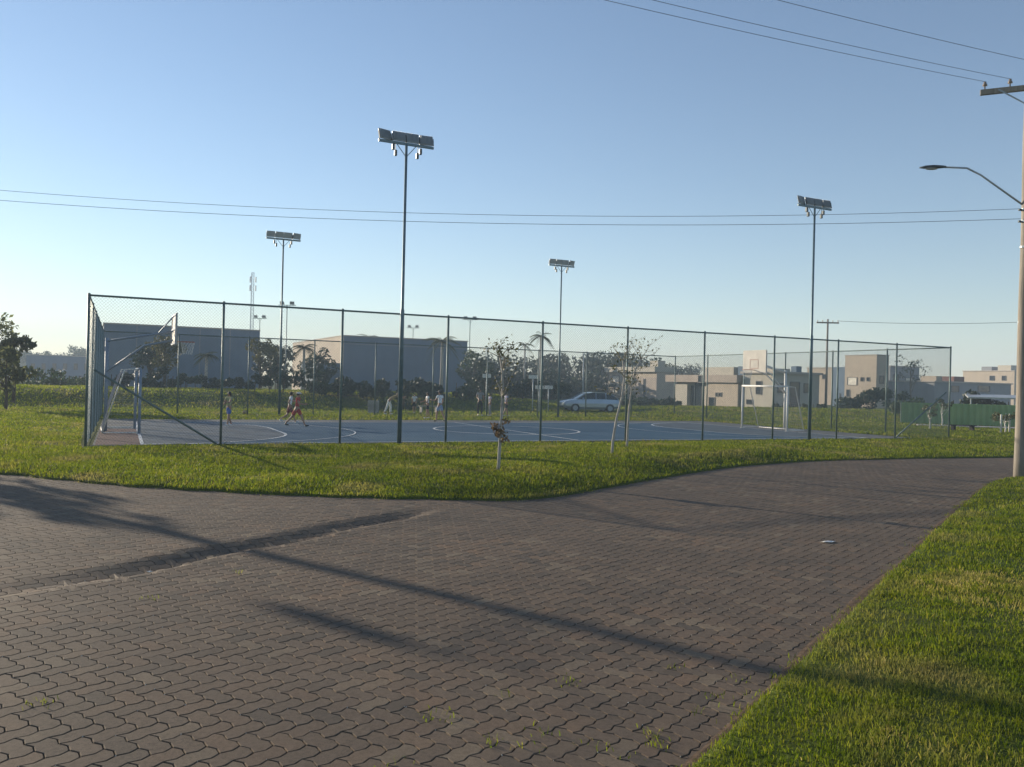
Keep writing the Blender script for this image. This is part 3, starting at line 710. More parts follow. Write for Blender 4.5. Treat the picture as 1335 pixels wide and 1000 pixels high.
def utility_pole(loc, label, arm_az, lamp=None, H=9.75, tag_g='wooden utility poles'):
    t = empty('utility_pole', loc, 0, label, 'utility pole', tag_g)
    zs = np.linspace(-.3, H, 14)
    MB().tube([(.012 * math.sin(z * 1.3), .012 * math.cos(z * .9), z) for z in zs], [.145 - .05 * (z / H) for z in zs], 14).build('pole', M['wood_pole'], t, True)
    d = Vector((math.cos(arm_az), math.sin(arm_az), 0)); s = Vector((-d.y, d.x, 0)); rot = Matrix((d, s, Vector((0, 0, 1)))).transposed()
    zc = H - .45
    MB().box(Vector((0, 0, zc)) + s * .15, (2.1, .10, .13), rot, .012).build('crossarm', M['wood_pole'], t)
    for sg in (-1, 1): MB().box(Vector((0, 0, zc - .22)) + d * .34 * sg + s * .21, (.82, .012, .035), rot @ Matrix.Rotation(-sg * R(36), 3, 'Y')).build('crossarm_brace', M['lamp_metal'], t)
    for x in (-.95, -.42, .42, .95):
        c = d * x + s * .15 + Vector((0, 0, zc + .065))
        MB().tube([c, c + Vector((0, 0, .08)), c + Vector((0, 0, .09)), c + Vector((0, 0, .13)), c + Vector((0, 0, .14)), c + Vector((0, 0, .19))], [.014, .014, .055, .05, .035, .03], 10).build('insulator', M['insulator'], t, True)
    for z_, r_ in ((6.4, .125), (6.12, .127), (3.7, .137), (5.5, .13)): MB().tube([(0, 0, z_), (0, 0, z_ + .05)], r_, 14).build('strap', M['lamp_metal'], t)
    for z_ in (6.14, 6.42): MB().box((-.13, .02, z_), (.10, .05, .05), None, .008).build('cable_clamp', M['lamp_dark'], t)
    MB().tube([(.05, -.145, -.1), (.05, -.135, 3.6), (.05, -.10, 8.2)], .022, 8).build('conduit', M['white_paint'], t, True)
    if lamp: lamp_arm(t, *lamp)
    return t
UP = G(1330, 623)
up1 = utility_pole(UP, 'weathered wooden utility pole standing on the grass verge, with a lamp arm', math.atan2(.42, -.9), (math.atan2(.22, -.98), 7.5, 1.85))
LP_ = Vector((-20.3, 22.95, 0))
up2 = utility_pole(LP_, 'wooden utility pole outside the frame whose shadow crosses the road', math.atan2(.9, .4))
d_ = Vector((-.604, -.797, 0)); MB().tube([(0, 0, 6.2), d_ * 1.25 + Vector((0, 0, 6.3))], .025, 6).build('bracket', M['lamp_metal'], up2)  # added arm that carries the unseen shadow-casting cylinder
MB().tube([d_ * 1.25 + Vector((0, 0, 5.75)), d_ * 1.25 + Vector((0, 0, 6.15))], .13, 12).build('shadow_caster', M['lamp_metal'], up2)  # unseen cylinder, added and sized to cast a short streak on the road
BP_ = Vector((-22.5, 3.1, 0))
up3 = utility_pole(BP_, 'wooden utility pole beside the road, out of the frame', math.atan2(.42, -.9))
def cable(name, p, q, sag, r, label, group):
    pts = [p.lerp(q, t) - Vector((0, 0, sag * 4 * t * (1 - t))) for t in np.linspace(0, 1, 33)]
    o = MB().tube(pts, r, 5).build(name, M['cable'], None, True); tag(o, label, 'cable', group); return o
g_ = 'cables strung between the utility poles'
cable('overhead_cable', UP + Vector((-.14, 0, 6.44)), LP_ + Vector((.14, 0, 7.30)), .62, .0055, 'upper of the two long sagging cables crossing the sky above the court', g_)
cable('overhead_cable', UP + Vector((-.14, 0, 6.20)), LP_ + Vector((.14, 0, 6.98)), .56, .006, 'lower of the two long sagging cables crossing the sky above the court', g_)
ad = Vector((math.cos(math.atan2(.42, -.9)), math.sin(math.atan2(.42, -.9)), 0)); asd = Vector((-ad.y, ad.x, 0))
for x, lab in ((.95, 'power cable from the far tip of the crossarm into the top of the sky'), (.42, 'power cable from the crossarm insulator nearest the pole on its road side'), (-.95, 'power cable in the top corner, ending behind the utility pole')):
    c = ad * x + asd * .15 + Vector((0, 0, 9.56)); cable('power_cable', UP + c, BP_ + c, .55, .0055, lab, 'power cables on the crossarm')
# distant pole behind the houses, with cables
t = empty('utility_pole', gat(1077, 84), 0, 'thin distant utility pole with a crossarm rising behind the white goal', 'utility pole', 'wooden utility poles')
MB().tube([(0, 0, -.3), (0, 0, 9.1)], [.14, .09], 8).build('pole', M['wood_pole'], t, True)
MB().box((0, 0, 8.75), (2.2, .1, .14)).build('crossarm', M['wood_pole'], t)
for x in (-1, -.5, .5, 1): MB().tube([(x, 0, 8.82), (x, 0, 9.0)], .04, 6).build('insulator', M['insulator'], t)
dp = gat(1077, 84)
cable('power_cable', dp + Vector((1, 0, 8.95)), gat(1500, 70) + Vector((0, 0, 9)), .5, .02, 'thin distant cable running from the far pole past the wooden pole', g_)
t = empty('street_lamp', gat(760, 110), 0, 'thin grey street lamp behind the parked car', 'street lamp')
MB().tube([(0, 0, -.2), (0, 0, 6.2)], [.11, .07], 8).build('pole', M['lamp_metal'], t, True)
MB().tube([(0, 0, 5.9), (.6, -.3, 6.15), (.9, -.4, 6.15)], .04, 6).build('arm', M['lamp_metal'], t, True)
MB().box((1.0, -.45, 6.15), (.55, .3, .12), None, .03).build('lamp_head', M['white_paint'], t)
# telecom mast
t = empty('radio_mast', gat(326, 300), .4, 'tall thin lattice radio mast rising behind the big grey building', 'radio mast')
mb = MB(); Hm = 39.0
def mr(z): return .85 - .35 * z / Hm
cs = [Vector((math.cos(k * 2.094), math.sin(k * 2.094), 0)) for k in range(3)]
for c in cs: mb.tube([c * mr(z) + Vector((0, 0, z)) for z in (0, Hm)], .11, 5)
nz = 26
for i in range(nz):
    z0, z1 = Hm * i / nz, Hm * (i + 1) / nz
    for k in range(3):
        mb.tube([cs[k] * mr(z0) + Vector((0, 0, z0)), cs[(k + 1) % 3] * mr(z1) + Vector((0, 0, z1))], .055, 4)
        mb.tube([cs[k] * mr(z1) + Vector((0, 0, z1)), cs[(k + 1) % 3] * mr(z1) + Vector((0, 0, z1))], .05, 4)
mb.build('lattice', M['lamp_metal'], t)
for k in range(3):
    for z_ in (36.5, 33.5): MB().box(cs[k] * 1.15 + Vector((0, 0, z_)), (.45, .45, 2.0), Matrix.Rotation(k * 2.094, 3, 'Z'), .05).build('antenna', M['white_paint'], t)

# ------------------------------------------------------------------ vegetation
def leafcloud(centres, radii, n_each, size, flat=.8):
    """leaf quads scattered in clumps; returns verts, rnd"""
    P, S, T = [], [], []
    for c, r in zip(centres, radii):
        n = max(3, int(n_each * (r / np.mean(radii)) ** 2)); d = rng.normal(0, 1, (n, 3)); d /= np.linalg.norm(d, axis=1, keepdims=True)
        rad = r * rng.uniform(.25, 1, (n, 1)) ** .5
        P.append(np.array(c)[None] + d * rad * np.array([1, 1, flat])[None]); T.append(np.full(n, rng.normal(0, .13)))
    P = np.concatenate(P); T = np.concatenate(T); n = len(P)
    a = rng.normal(0, 1, (n, 3)); a /= np.linalg.norm(a, axis=1, keepdims=True)
    b = np.cross(a, rng.normal(0, 1, (n, 3))); b /= np.linalg.norm(b, axis=1, keepdims=True)
    s = size * rng.uniform(.6, 1.35, (n, 1)); a = a * s; b = b * s * .55
    V = np.stack([P - a, P + b * .9, P + a, P - b * .9], 1).reshape(-1, 3)
    return V, np.clip(rng.normal(.5, .2, n) + T, 0, 1)
def leafobj(name, V, rnd, mat, parent):
    n = len(rnd); return npmesh(name, V, np.full(n, 4), np.arange(n * 4), [mat], parent, rnd=rnd)
def tree_proto(h, rx, rz, mat, nclump=26, n_each=46, size=.20, trunk_r=.16, seed=0, low=.35, bark=None):
    """returns (trunk mesh builder, leaf verts, rnd)"""
    rs = np.random.default_rng(seed)
    cz = h - rz; cs, rr = [], []
    mb = MB(); mb.tube([(0, 0, -.3), (.04, .02, h * .25), (-.03, .05, h * .5), (.02, 0, h * .8)], [trunk_r, trunk_r * .8, trunk_r * .6, trunk_r * .2], 8)
    for k in range(nclump):
        t = rs.uniform(0, 2 * math.pi); u = rs.uniform(-1, 1); q = rs.uniform(.35, 1) ** .6
        c = np.array([rx * q * math.cos(t) * math.sqrt(1 - u * u), rx * q * math.sin(t) * math.sqrt(1 - u * u), cz + rz * q * u])
        cs.append(c); rr.append(rs.uniform(.22, .42) * rx)
        if k % 2 == 0:
            z0 = h * rs.uniform(low * .7, .6); mb.tube([(0, 0, z0), tuple(np.array([0, 0, z0]) * .4 + c * .6 + np.array([0, 0, -.1])), tuple(c)], [trunk_r * .35, trunk_r * .2, trunk_r * .07], 5)
    V, r_ = leafcloud(cs, rr, n_each, size)
    return mb, V, r_
def tree(name, loc, args, label, cat, mat, group=None, rz=0, bark='bark'):
    mb, V, r_ = tree_proto(*args[0], **args[1])
    t = empty(name, loc, rz, label, cat, group)
    mb.build('trunk', M[bark], t, True); leafobj('crown', V, r_, mat, t); return t
def gr(px, Y): p = gat(px, Y); return Vector((p.x, p.y, float(gz(np.array(p.x), np.array(p.y)))))
# tall trees at the left edge
tree('tree', gr(-24, 48), ((5.6, 1.6, 1.9, None), dict(nclump=28, n_each=34, size=.13, seed=3, trunk_r=.10)), 'tall hazy tree with loose crown at the very edge of the picture', 'tree', M['leaf_hazed'])
tree('tree', gr(18, 47), ((4.0, .95, 1.2, None), dict(nclump=20, n_each=46, size=.15, seed=5, trunk_r=.10)), 'shorter hazy tree beside the tallest tree at the picture edge', 'tree', M['leaf_hazed'])
tree('tree', gr(8, 42), ((3.4, 1.1, 1.3, None), dict(nclump=20, n_each=50, size=.14, seed=8, trunk_r=.09)), 'low bushy tree in front of the tall hazy trees, by the lawn', 'tree', M['leaf_hazed'])
tree('tree', Vector((-21.9, 23.6, 0)), ((5.0, 1.5, 1.3, None), dict(nclump=24, n_each=46, size=.15, seed=9, trunk_r=.12)), 'tree outside the frame whose crown shades the road edge', 'tree', M['leaf'])
tree('tree', Vector((-31, 33, 0)), ((5.2, 1.7, 1.6, None), dict(nclump=24, n_each=46, size=.17, seed=10, trunk_r=.12)), 'tree out of the frame whose long shadow streaks the lawn', 'tree', M['leaf'])
# saplings on the verge
def sapling(px, py, pts, spread, label, seed, tuft=False, nl=150, size=.05, twigs=14):
    b = G(px, py, .05); Y = b.y; rs = np.random.default_rng(seed)
    t = empty('sapling', b, 0, label, 'tree', 'young saplings on the roadside grass')
    P = [at(x, y, Y) - b for x, y in pts]; P = [Vector((0, 0, -.1))] + P
    n = len(P); rad = [.034 * (1 - .6 * i / (n - 1)) + .004 for i in range(n)]
    mb = MB().tube(P, rad, 8); tips = []
    top = P[-1]
    for k in range(twigs):
        i = rs.integers(max(1, n - 3), n); s = P[i]
        d = Vector((rs.normal(0, spread), rs.normal(0, spread), abs(rs.normal(.25, .2)) + .08)); m_ = s + d * .5 + Vector((rs.normal(0, .05), 0, rs.normal(.05, .04)))
        e_ = s + d; mb.tube([s, m_, e_], [.011, .007, .003], 5); tips += [m_, e_, m_.lerp(e_, .5)]
        e2 = m_ + Vector((rs.normal(0, .16), rs.normal(0, .16), rs.uniform(.03, .22))); mb.tube([m_, e2], [.005, .002], 4); tips.append(e2)
    mb.build('trunk', M['pale_bark'], t, True)
    V, r_ = leafcloud([np.array(p) for p in tips], [.09] * len(tips), max(3, nl // len(tips)), size); leafobj('leaves', V, r_, M['leaf_olive'], t)
    if tuft:
        V, r_ = leafcloud([np.array(P[2]) + np.array([rs.normal(0, .10), rs.normal(0, .10), rs.normal(-.08, .12)]) for _ in range(9)], [.10] * 9, 18, .045); leafobj('shoot_tuft', V, r_, M['leaf_dry'], t)
    return t
sapling(649, 622, [(651, 590), (653, 556), (655, 520), (655, 484), (652, 466)], .17, 'pale slender sapling with a tuft of dry shoots halfway up its trunk', 21, True, 230, .038, 17)
sapling(797, 601, [(799, 575), (804, 545), (811, 517), (814, 492), (812, 470)], .30, 'leaning pale sapling with bare twiggy crown in front of the fence', 22, False, 120, .035, 18)
sapling(817, 589, [(818, 565), (820, 535), (824, 505), (828, 482), (836, 468)], .36, 'pale sapling close behind the leaning one, near a fence post', 23, False, 150, .036, 18)
def palm(px, Y, H, n=18, fl=1.5, label='', seed=1, tr=.12):
    rs = np.random.default_rng(seed); t = empty('palm_tree', gr(px, Y), 0, label, 'palm', None)
    MB().tube([(0, 0, -.2), (.05, 0, H * .5), (.02, .05, H)], [tr * 1.3, tr, tr * .8], 8).build('trunk', M['pale_bark'], t, True)
    V, rn = [], []
    for k in range(n):
        a = 2 * math.pi * k / n + rs.normal(0, .15); el = rs.uniform(-.5, 1.2); L_ = fl * rs.uniform(.8, 1.15)
        d = np.array([math.cos(a), math.sin(a), 0]); sd = np.array([-math.sin(a), math.cos(a), 0]); prev = None
        for i in range(14):
            s = (i + .5) / 14; p = d * L_ * (s * math.cos(el * (1 - s))) + np.array([.02, .05, H + L_ * (math.sin(el) * s - .75 * s * s)])
            ll = .38 * L_ * .6 * math.sin(math.pi * (.12 + .85 * s)); w_ = .05
            for sg in (-1, 1):
                tip = p + sd * sg * ll * .8 + d * ll * .4 + np.array([0, 0, -ll * .5])
                V += [p - d * w_, p + d * w_, tip + d * .01, tip - d * .01]; rn.append(np.clip(rs.normal(.5, .2), 0, 1))
    leafobj('crown', np.array(V), np.array(rn), M['palm_leaf'], t); return t
palm(703.5, 88, 6.9, 18, 1.5, 'tall thin palm standing behind a fence post, its crown against the sky', 31)
palm(683, 112, 7.0, 16, 1.4, 'smaller distant palm top beside the tall thin palm', 32)
palm(575, 78, 4.9, 20, 1.8, 'dark palm standing in front of the shaded building wall', 33, .14)
palm(479, 118, 7.6, 16, 1.6, 'palm crown showing above the flat roof of the shaded building', 34)
palm(268, 70, 2.9, 20, 1.0, 'short young palm in front of the big windowless building', 35)
palm(395, 72, 3.7, 20, 1.3, 'bushy palm in front of the sunlit gable wall', 36)
# trees in front of and between the buildings
K = dict
for px, Y, args, lab, mat in (
    (214, 64, ((3.9, 1.45, 1.3, None), K(nclump=24, seed=41, size=.13)), 'yellowish round tree in front of the big windowless building', 'leaf_olive'),
    (196, 72, ((4.4, 1.6, 1.6, None), K(nclump=22, seed=42, size=.16)), 'dark tree behind the yellowish tree', 'leaf_dark'),
    (339, 74, ((4.6, 1.3, 1.1, None), K(nclump=22, seed=43, size=.14)), 'olive tree with clear trunk at the corner of the big windowless building', 'leaf_olive'),
    (362, 86, ((5.2, 1.7, 1.8, None), K(nclump=26, seed=44, size=.18)), 'dark tree filling the gap between the two big buildings', 'leaf_dark'),
    (415, 80, ((4.2, 1.6, 1.7, None), K(nclump=26, seed=45, size=.17)), 'dark tree shading the foot of the sunlit gable wall', 'leaf_dark'),
    (352, 76, ((3.6, 1.3, 1.5, None), K(nclump=20, seed=49, size=.16)), 'low dark tree beside the olive tree', 'leaf_dark'),
    (618, 92, ((5.1, 2.0, 2.0, None), K(nclump=28, seed=46, size=.18)), 'green tree at the end wall of the shaded building', 'leaf'),
    (1187, 108, ((6.6, 2.0, 1.5, None), K(nclump=12, n_each=20, seed=47, size=.16)), 'sparse twiggy tree against the sky between the far houses', 'leaf_dark'),
    (1311.5, 43.5, ((1.35, .55, .4, None), K(nclump=10, n_each=30, seed=48, size=.07, trunk_r=.05)), 'small sapling with whitewashed trunk beside the green hoarding', 'leaf_olive'),
    (1229, 50, ((1.7, .5, .4, None), K(nclump=9, n_each=26, seed=51, size=.07, trunk_r=.05)), 'small sapling behind the fence corner post, whitewashed trunk', 'leaf_olive'),
    (1213, 45, ((1.5, .5, .4, None), K(nclump=9, n_each=22, seed=52, size=.07, trunk_r=.06)), 'small sapling with whitewashed trunk inside the end fence brace', 'leaf_olive')):
    tree('tree', gr(px, Y), args, lab, 'tree', M[mat], bark='lime_wash' if px > 1200 else 'bark')
for px, dy in ((1306, 0), (1317, .4)):
    q_ = gr(px, 43.2 + dy)
    o = MB().tube([(0, 0, -.1), (0, 0, 1.0), (0, 0, 1.03)], [.05, .045, .03], 8).build('tree_stake', M['lime_wash'], None, True, q_)
    tag(o, 'whitewashed stake on the ' + ('hoarding side' if dy == 0 else 'utility pole side') + ' of the small sapling', 'stake', 'stakes beside the sapling')
# hedges
def hedge(px0, Y0, px1, Y1, h, dpt, label, mat, seed, size=.15, dens=34):
    p, q = gr(px0, Y0), gr(px1, Y1); L_ = (q - p).length; rs = np.random.default_rng(seed)
    t = empty('hedge', p, math.atan2(q.y - p.y, q.x - p.x), label, 'hedge'); n = int(L_ / .8) + 2
    cs = []; rr = []
    for k in range(n * 3):
        x = rs.uniform(0, L_); hh = h * (.75 + .25 * math.sin(x * .7 + seed) + rs.normal(0, .08))
        cs.append(np.array([x, rs.uniform(-dpt, dpt) * .5, hh * rs.uniform(.15, .85)])); rr.append(rs.uniform(.35, .65) * min(1.0, h * .5))
    V, r_ = leafcloud(cs, rr, dens, size); leafobj('foliage', V, r_, M[mat], t)
    mb = MB()
    for k in range(n): x = rs.uniform(0, L_); mb.tube([(x, 0, -.2), (x + rs.normal(0, .1), 0, h * .7)], .03, 5)
    mb.tube([(0, 0, -.12), (L_, 0, -.12)], .03, 5); mb.build('stem', M['bark'], t); return t
hedge(125, 60, 330, 66, 1.3, 2.0, 'dark hedge below the big windowless building', 'leaf_dark', 61, .16, 75)
hedge(322, 58, 470, 61, 1.7, 2.0, 'dark hedge below the sunlit gable wall', 'leaf_dark', 62, .16, 75)
hedge(470, 61, 625, 63, 1.8, 2.0, 'dark hedge along the foot of the shaded building', 'leaf_dark', 63, .16, 75)
hedge(618, 64, 730, 68, 2.0, 3.0, 'dark bushes below the wooded rise, behind the pale boards', 'leaf_dark', 64, .16, 75)
hedge(484, 51, 504, 52, 1.0, 1.0, 'small green bush by the concrete blocks at the far side of the court', 'leaf', 65, .10)
hedge(525, 56, 538, 57, 1.35, 1.0, 'square clipped dark bush at the far side of the court', 'leaf_dark', 66, .10)
hedge(20, 66, 118, 80, 1.6, 2.5, 'pale hazy shrubs on top of the grass bank', 'leaf', 67)
hedge(1096, 72, 1182, 68, 2.0, 2.4, 'dark green hedge below the tall pale house', 'leaf_dark', 68, .16, 90)
hedge(1168, 60, 1196, 58, 1.7, 1.5, 'green bush between the hedge and the green hoarding', 'leaf', 69, .13, 70)
hedge(1238, 62, 1345, 62, 2.0, 1.5, 'dark hedge row behind the white canopy roof', 'leaf_dark', 70, .16, 75)
hedge(786, 84, 866, 95, 1.1, 1.5, 'low hedge in front of the two-storey house', 'leaf', 71)
# wooded ridges far behind: one mass each
def wood(name, px0, px1, Y, ytop, n, seed, mat, hill=True):
    rs = np.random.default_rng(seed); cs, rr = [], []
    mb = MB()
    for k in range(n):
        px = rs.uniform(px0, px1); Yk = Y * rs.uniform(.92, 1.12); top = at(px, ytop(px) + rs.normal(2, 3.5), Yk)
        h = rs.uniform(4, 7); g = float(gz(np.array(top.x), np.array(top.y)))
        z0 = max(g, top.z - h)
        mb.tube([(top.x, top.y, g - .2), (top.x, top.y, top.z - 1)], [.25, .08], 5)
        for j in range(9):
            u = rs.uniform(0, 1); w_ = 1.9 * math.sin(math.pi * (.15 + .75 * u)) + .3
            cs.append(np.array([top.x + rs.normal(0, w_ * .6), top.y + rs.normal(0, w_ * .6), z0 + (top.z - z0) * u])); rr.append(rs.uniform(.8, 1.5))
    V, r_ = leafcloud(cs, rr, 34, .30)
    t = empty(name, (0, 0, 0)); tag(t, kind='stuff'); leafobj('crown', V, r_, M[mat], t)['kind'] = 'stuff'; mb.build('trunk', M['bark'], t)['kind'] = 'stuff'
def yt(px): return np.interp(px, [590, 640, 690, 740, 790, 830, 880], [470, 466, 468, 463, 462, 464, 476])
wood('forest', 600, 870, 150, yt, 64, 81, 'leaf_dark')
wood('forest', 600, 772, 120, lambda p: yt(p) + 22, 40, 82, 'leaf_dark')
wood('forest', -40, 125, 260, lambda p: np.interp(p, [-40, 40, 70, 130], [446, 457, 462, 453]), 46, 83, 'leaf')
wood('forest', 865, 915, 190, lambda p: 478, 12, 85, 'leaf_dark')
# the hill carrying the wood at the left and a low rise behind the centre
def hillmesh(name, px0, px1, Y, z, dpt):
    V = []; n = 40; rows_ = 9
    for j in range(rows_):
        for i in range(n):
            px = px0 + (px1 - px0) * i / (n - 1); s = j / (rows_ - 1); p = gat(px, Y + dpt * (s - .5))
            hh = z * math.sin(math.pi * s) ** .8 * math.sin(math.pi * (i / (n - 1))) ** .35
            V.append((p.x, p.y, -.3 + hh + .25 * math.sin(i * .9) * math.sin(math.pi * s)))
    f = [(j * n + i, j * n + i + 1, (j + 1) * n + i + 1, (j + 1) * n + i) for j in range(rows_ - 1) for i in range(n - 1)]
    o = MB().add(V, f).build(name, M['turf'], None, True); tag(o, kind='structure')
hillmesh('hills', -260, 150, 280, 9, 60)
hillmesh('hills', 560, 900, 165, 4.0, 50)

# ------------------------------------------------------------------ buildings (aligned with the court)
BE1, BE2 = E1, N2
def solve_len(K_, d, px):
    k = (px - 667.5) / F; return (k * K_.y - K_.x) / (d.x - k * d.y)
def zof(py, px, Y): return CAMZ + (hz(px) - py) * Y / F
class House:
    def __init__(s, px, Y, label, cat='house', name='house'):
        s.K = gat(px, Y); s.t = empty(name, s.K, TH, label, cat); s.px = px; s.Y = Y
    def e1(s, px, off=0.0): K_ = s.K.to_2d() + BE2 * off; return solve_len(K_, BE1, px)
    def e2(s, px, off=0.0): K_ = s.K.to_2d() + BE1 * off; return solve_len(K_, BE2, px)
    def z(s, py, x=0.0, y=0.0):
        p = s.K.to_2d() + BE1 * x + BE2 * y; px = 667.5 + F * p.x / p.y; return CAMZ + (hz(px) - py) * p.y / F
    def vol(s, x0, x1, y0, y1, z0, z1, mat, name='wall'):
        return MB().box(((x0 + x1) / 2, (y0 + y1) / 2, (z0 + z1) / 2), (abs(x1 - x0), abs(y1 - y0), abs(z1 - z0)), None, 0).build(name, mat, s.t)
    def winL(s, px0, px1, py0, py1, x=0.0, name='window', mat=None, fr=.06):     # opening on the sunlit face at local x
        y0, y1 = sorted((s.e2(px0, x), s.e2(px1, x))); ym = (y0 + y1) / 2; z1, z0 = s.z(py0, x, ym), s.z(py1, x, ym); z0 = max(z0, .02)
        mb = MB(); c = ((x - .02), ym, (z0 + z1) / 2)
        for (yy, zz, dy, dz) in ((ym, z1, y1 - y0 + fr, fr), (ym, z0, y1 - y0 + fr, fr), (y0, (z0 + z1) / 2, fr, z1 - z0 - fr), (y1, (z0 + z1) / 2, fr, z1 - z0 - fr)): mb.box((x - .03, yy, zz), (.08, dy, dz))
        w_ = mb.build(name, M['frame_dark'], s.t); MB().box((x - .012, ym, (z0 + z1) / 2), (.02, y1 - y0 - fr, z1 - z0 - fr)).build('pane', mat or M['glass_dark'], w_)
    def winR(s, px0, px1, py0, py1, y=0.0, name='window', mat=None, fr=.06):     # opening on the shaded face at local y
        x0, x1 = sorted((s.e1(px0, y), s.e1(px1, y))); xm = (x0 + x1) / 2; z1, z0 = s.z(py0, xm, y), s.z(py1, xm, y); z0 = max(z0, .02)
        mb = MB()
        for (xx, zz, dx, dz) in ((xm, z1, x1 - x0 + fr, fr), (xm, z0, x1 - x0 + fr, fr), (x0, (z0 + z1) / 2, fr, z1 - z0 - fr), (x1, (z0 + z1) / 2, fr, z1 - z0 - fr)): mb.box((xx, y - .03, zz), (dx, .08, dz))
        w_ = mb.build(name, M['frame_dark'], s.t); MB().box((xm, y - .012, (z0 + z1) / 2), (x1 - x0 - fr, .02, z1 - z0 - fr)).build('pane', mat or M['glass_dark'], w_)
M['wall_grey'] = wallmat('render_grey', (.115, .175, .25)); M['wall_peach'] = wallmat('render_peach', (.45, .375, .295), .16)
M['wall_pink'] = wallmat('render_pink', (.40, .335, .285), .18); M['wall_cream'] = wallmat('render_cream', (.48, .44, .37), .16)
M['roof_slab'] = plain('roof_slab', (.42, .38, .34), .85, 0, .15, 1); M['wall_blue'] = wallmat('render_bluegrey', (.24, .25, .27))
M['lit_panel'] = plain('pale_blind', (.68, .64, .55), .6); M['roof_red'] = plain('roof_red', (.17, .09, .075), .8); M['metal_sheet'] = plain('metal_sheet', (.40, .41, .42), .45, .5)
# big windowless building
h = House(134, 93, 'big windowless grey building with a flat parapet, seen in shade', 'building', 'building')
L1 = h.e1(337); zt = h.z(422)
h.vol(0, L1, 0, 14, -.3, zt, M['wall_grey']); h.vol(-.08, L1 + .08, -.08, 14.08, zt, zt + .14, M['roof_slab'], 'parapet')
for k in range(1, 5): h.vol(L1 * k / 5 - .05, L1 * k / 5 + .05, -.04, 0, -.2, zt - .01, M['wall_blue'], 'pilaster')
h.vol(.0, L1, -.03, 0, zt - .85, zt - .75, M['wall_blue'], 'ledge')
# building with lit gable
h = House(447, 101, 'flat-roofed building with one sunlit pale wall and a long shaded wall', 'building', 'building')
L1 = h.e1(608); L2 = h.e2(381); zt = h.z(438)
h.vol(0, L1, 0, L2, -.3, zt, M['wall_grey']); h.vol(-.05, -.0, .0, L2, 0, zt - .002, M['wall_peach'], 'sun_toned_wall')  # peach sheet puts warm sunlight into the colour of this one side
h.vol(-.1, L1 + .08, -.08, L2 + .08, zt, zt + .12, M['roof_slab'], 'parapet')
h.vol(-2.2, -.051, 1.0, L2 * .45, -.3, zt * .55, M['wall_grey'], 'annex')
h.vol(0, L1, -.03, 0, zt - .95, zt - .85, M['wall_blue'], 'ledge')
# low pale building at the far left
h = House(34, 170, 'long low hazy grey building beyond the grass bank, left of the fence corner', 'building', 'building')
L1 = h.e1(128); zt = h.z(463); h.vol(0, L1, 0, 10, -.3, zt, M['wall_grey']); h.vol(-.15, L1 + .15, -.15, 10.15, zt, zt + .2, M['roof_slab'], 'roof')
for k in range(6): h.winR(40 + 14 * k, 45 + 14 * k, 474, 482)
# two-storey pale house
h = House(856, 125, 'two-storey pale house with a thick flat roof, its front lit by the sun')
L2 = h.e2(793); zt = h.z(485)
h.vol(0, 3.0, 0, L2, -.3, zt, M['wall_peach']); h.vol(-.5, 3.1, -.12, L2 + .5, zt, h.z(478), M['wall_cream'], 'roof')
h.vol(-.03, 0, .0, h.e2(829), .1, h.z(492), M['wall_pink'], 'wall_panel'); h.vol(.3, 1.6, .2, 2.2, h.z(478) , h.z(470), M['wall_cream'], 'water_tank')
h.winL(799, 807, 490, 498, mat=M['lit_panel']); h.winL(799, 807, 508, 514, mat=M['lit_panel']); h.winL(839, 841.5, 494, 518, -.03)
h.vol(-.7, 0, L2 - 1.6, L2 + .8, h.z(503), h.z(498), M['wall_cream'], 'balcony'); h.vol(3.0, 3.9, .4, 3, -.3, h.z(488), M['wall_cream'], 'side_wall')
# single-storey house with roof slab
h = House(962, 86, 'long single-storey house with thick roof slab, dark openings and two tiny windows')
L2 = h.e2(870); zs = h.z(499); zr = h.z(489)
h.vol(0, 6, 0, h.e2(921), -.3, zs, M['wall_peach']); h.vol(.5, 6, h.e2(921), h.e2(879), -.3, zs, M['wall_cream'])
h.vol(.0, .5, h.e2(896), h.e2(879), -.3, zs - .25, M['wall_cream'], 'porch_wall')
h.vol(-.3, 6.3, -.15, L2, zs, zr, M['wall_pink'], 'roof'); h.vol(.8, 3.6, h.e2(948), h.e2(908), zr, h.z(478), M['wall_cream'], 'upper_room'); h.vol(1, 2.2, -.0, 1.2, zr, h.z(477), M['wall_grey'], 'water_tank')
h.winL(933.5, 936.5, 512, 517); h.winL(938, 941, 512, 517); h.winL(925, 932.5, 518, 531, name='door'); h.winL(898, 904.5, 503, 531, .5, 'door'); h.winL(907, 916, 499.5, 531, .5, 'window'); h.winL(910.5, 915, 489.5, 498.5, -.3)
h = House(1008, 82, 'house with a narrow sunlit wall and long shaded wall, behind the white goal')
zt = h.z(487); L2 = h.e2(968); L1 = h.e1(1068)
h.vol(0, L1, 0, L2, -.3, zt, M['wall_cream']); h.vol(-.25, L1 + .2, -.3, L2 + .1, zt, zt + .22, M['roof_slab'], 'roof'); h.vol(.4, 2.6, .5, 2.4, zt + .22, h.z(480), M['wall_cream'], 'roof_box')
h.vol(3.2, 3.9, .3, 1.0, zt + .22, h.z(476), M['wall_grey'], 'chimney')
h.winL(986, 993, 497, 514); h.winL(974, 982, 521, 527); h.winR(1014, 1022, 500, 512); h.winR(1030, 1042, 498, 528, name='door'); h.winR(1048, 1056, 500, 512)
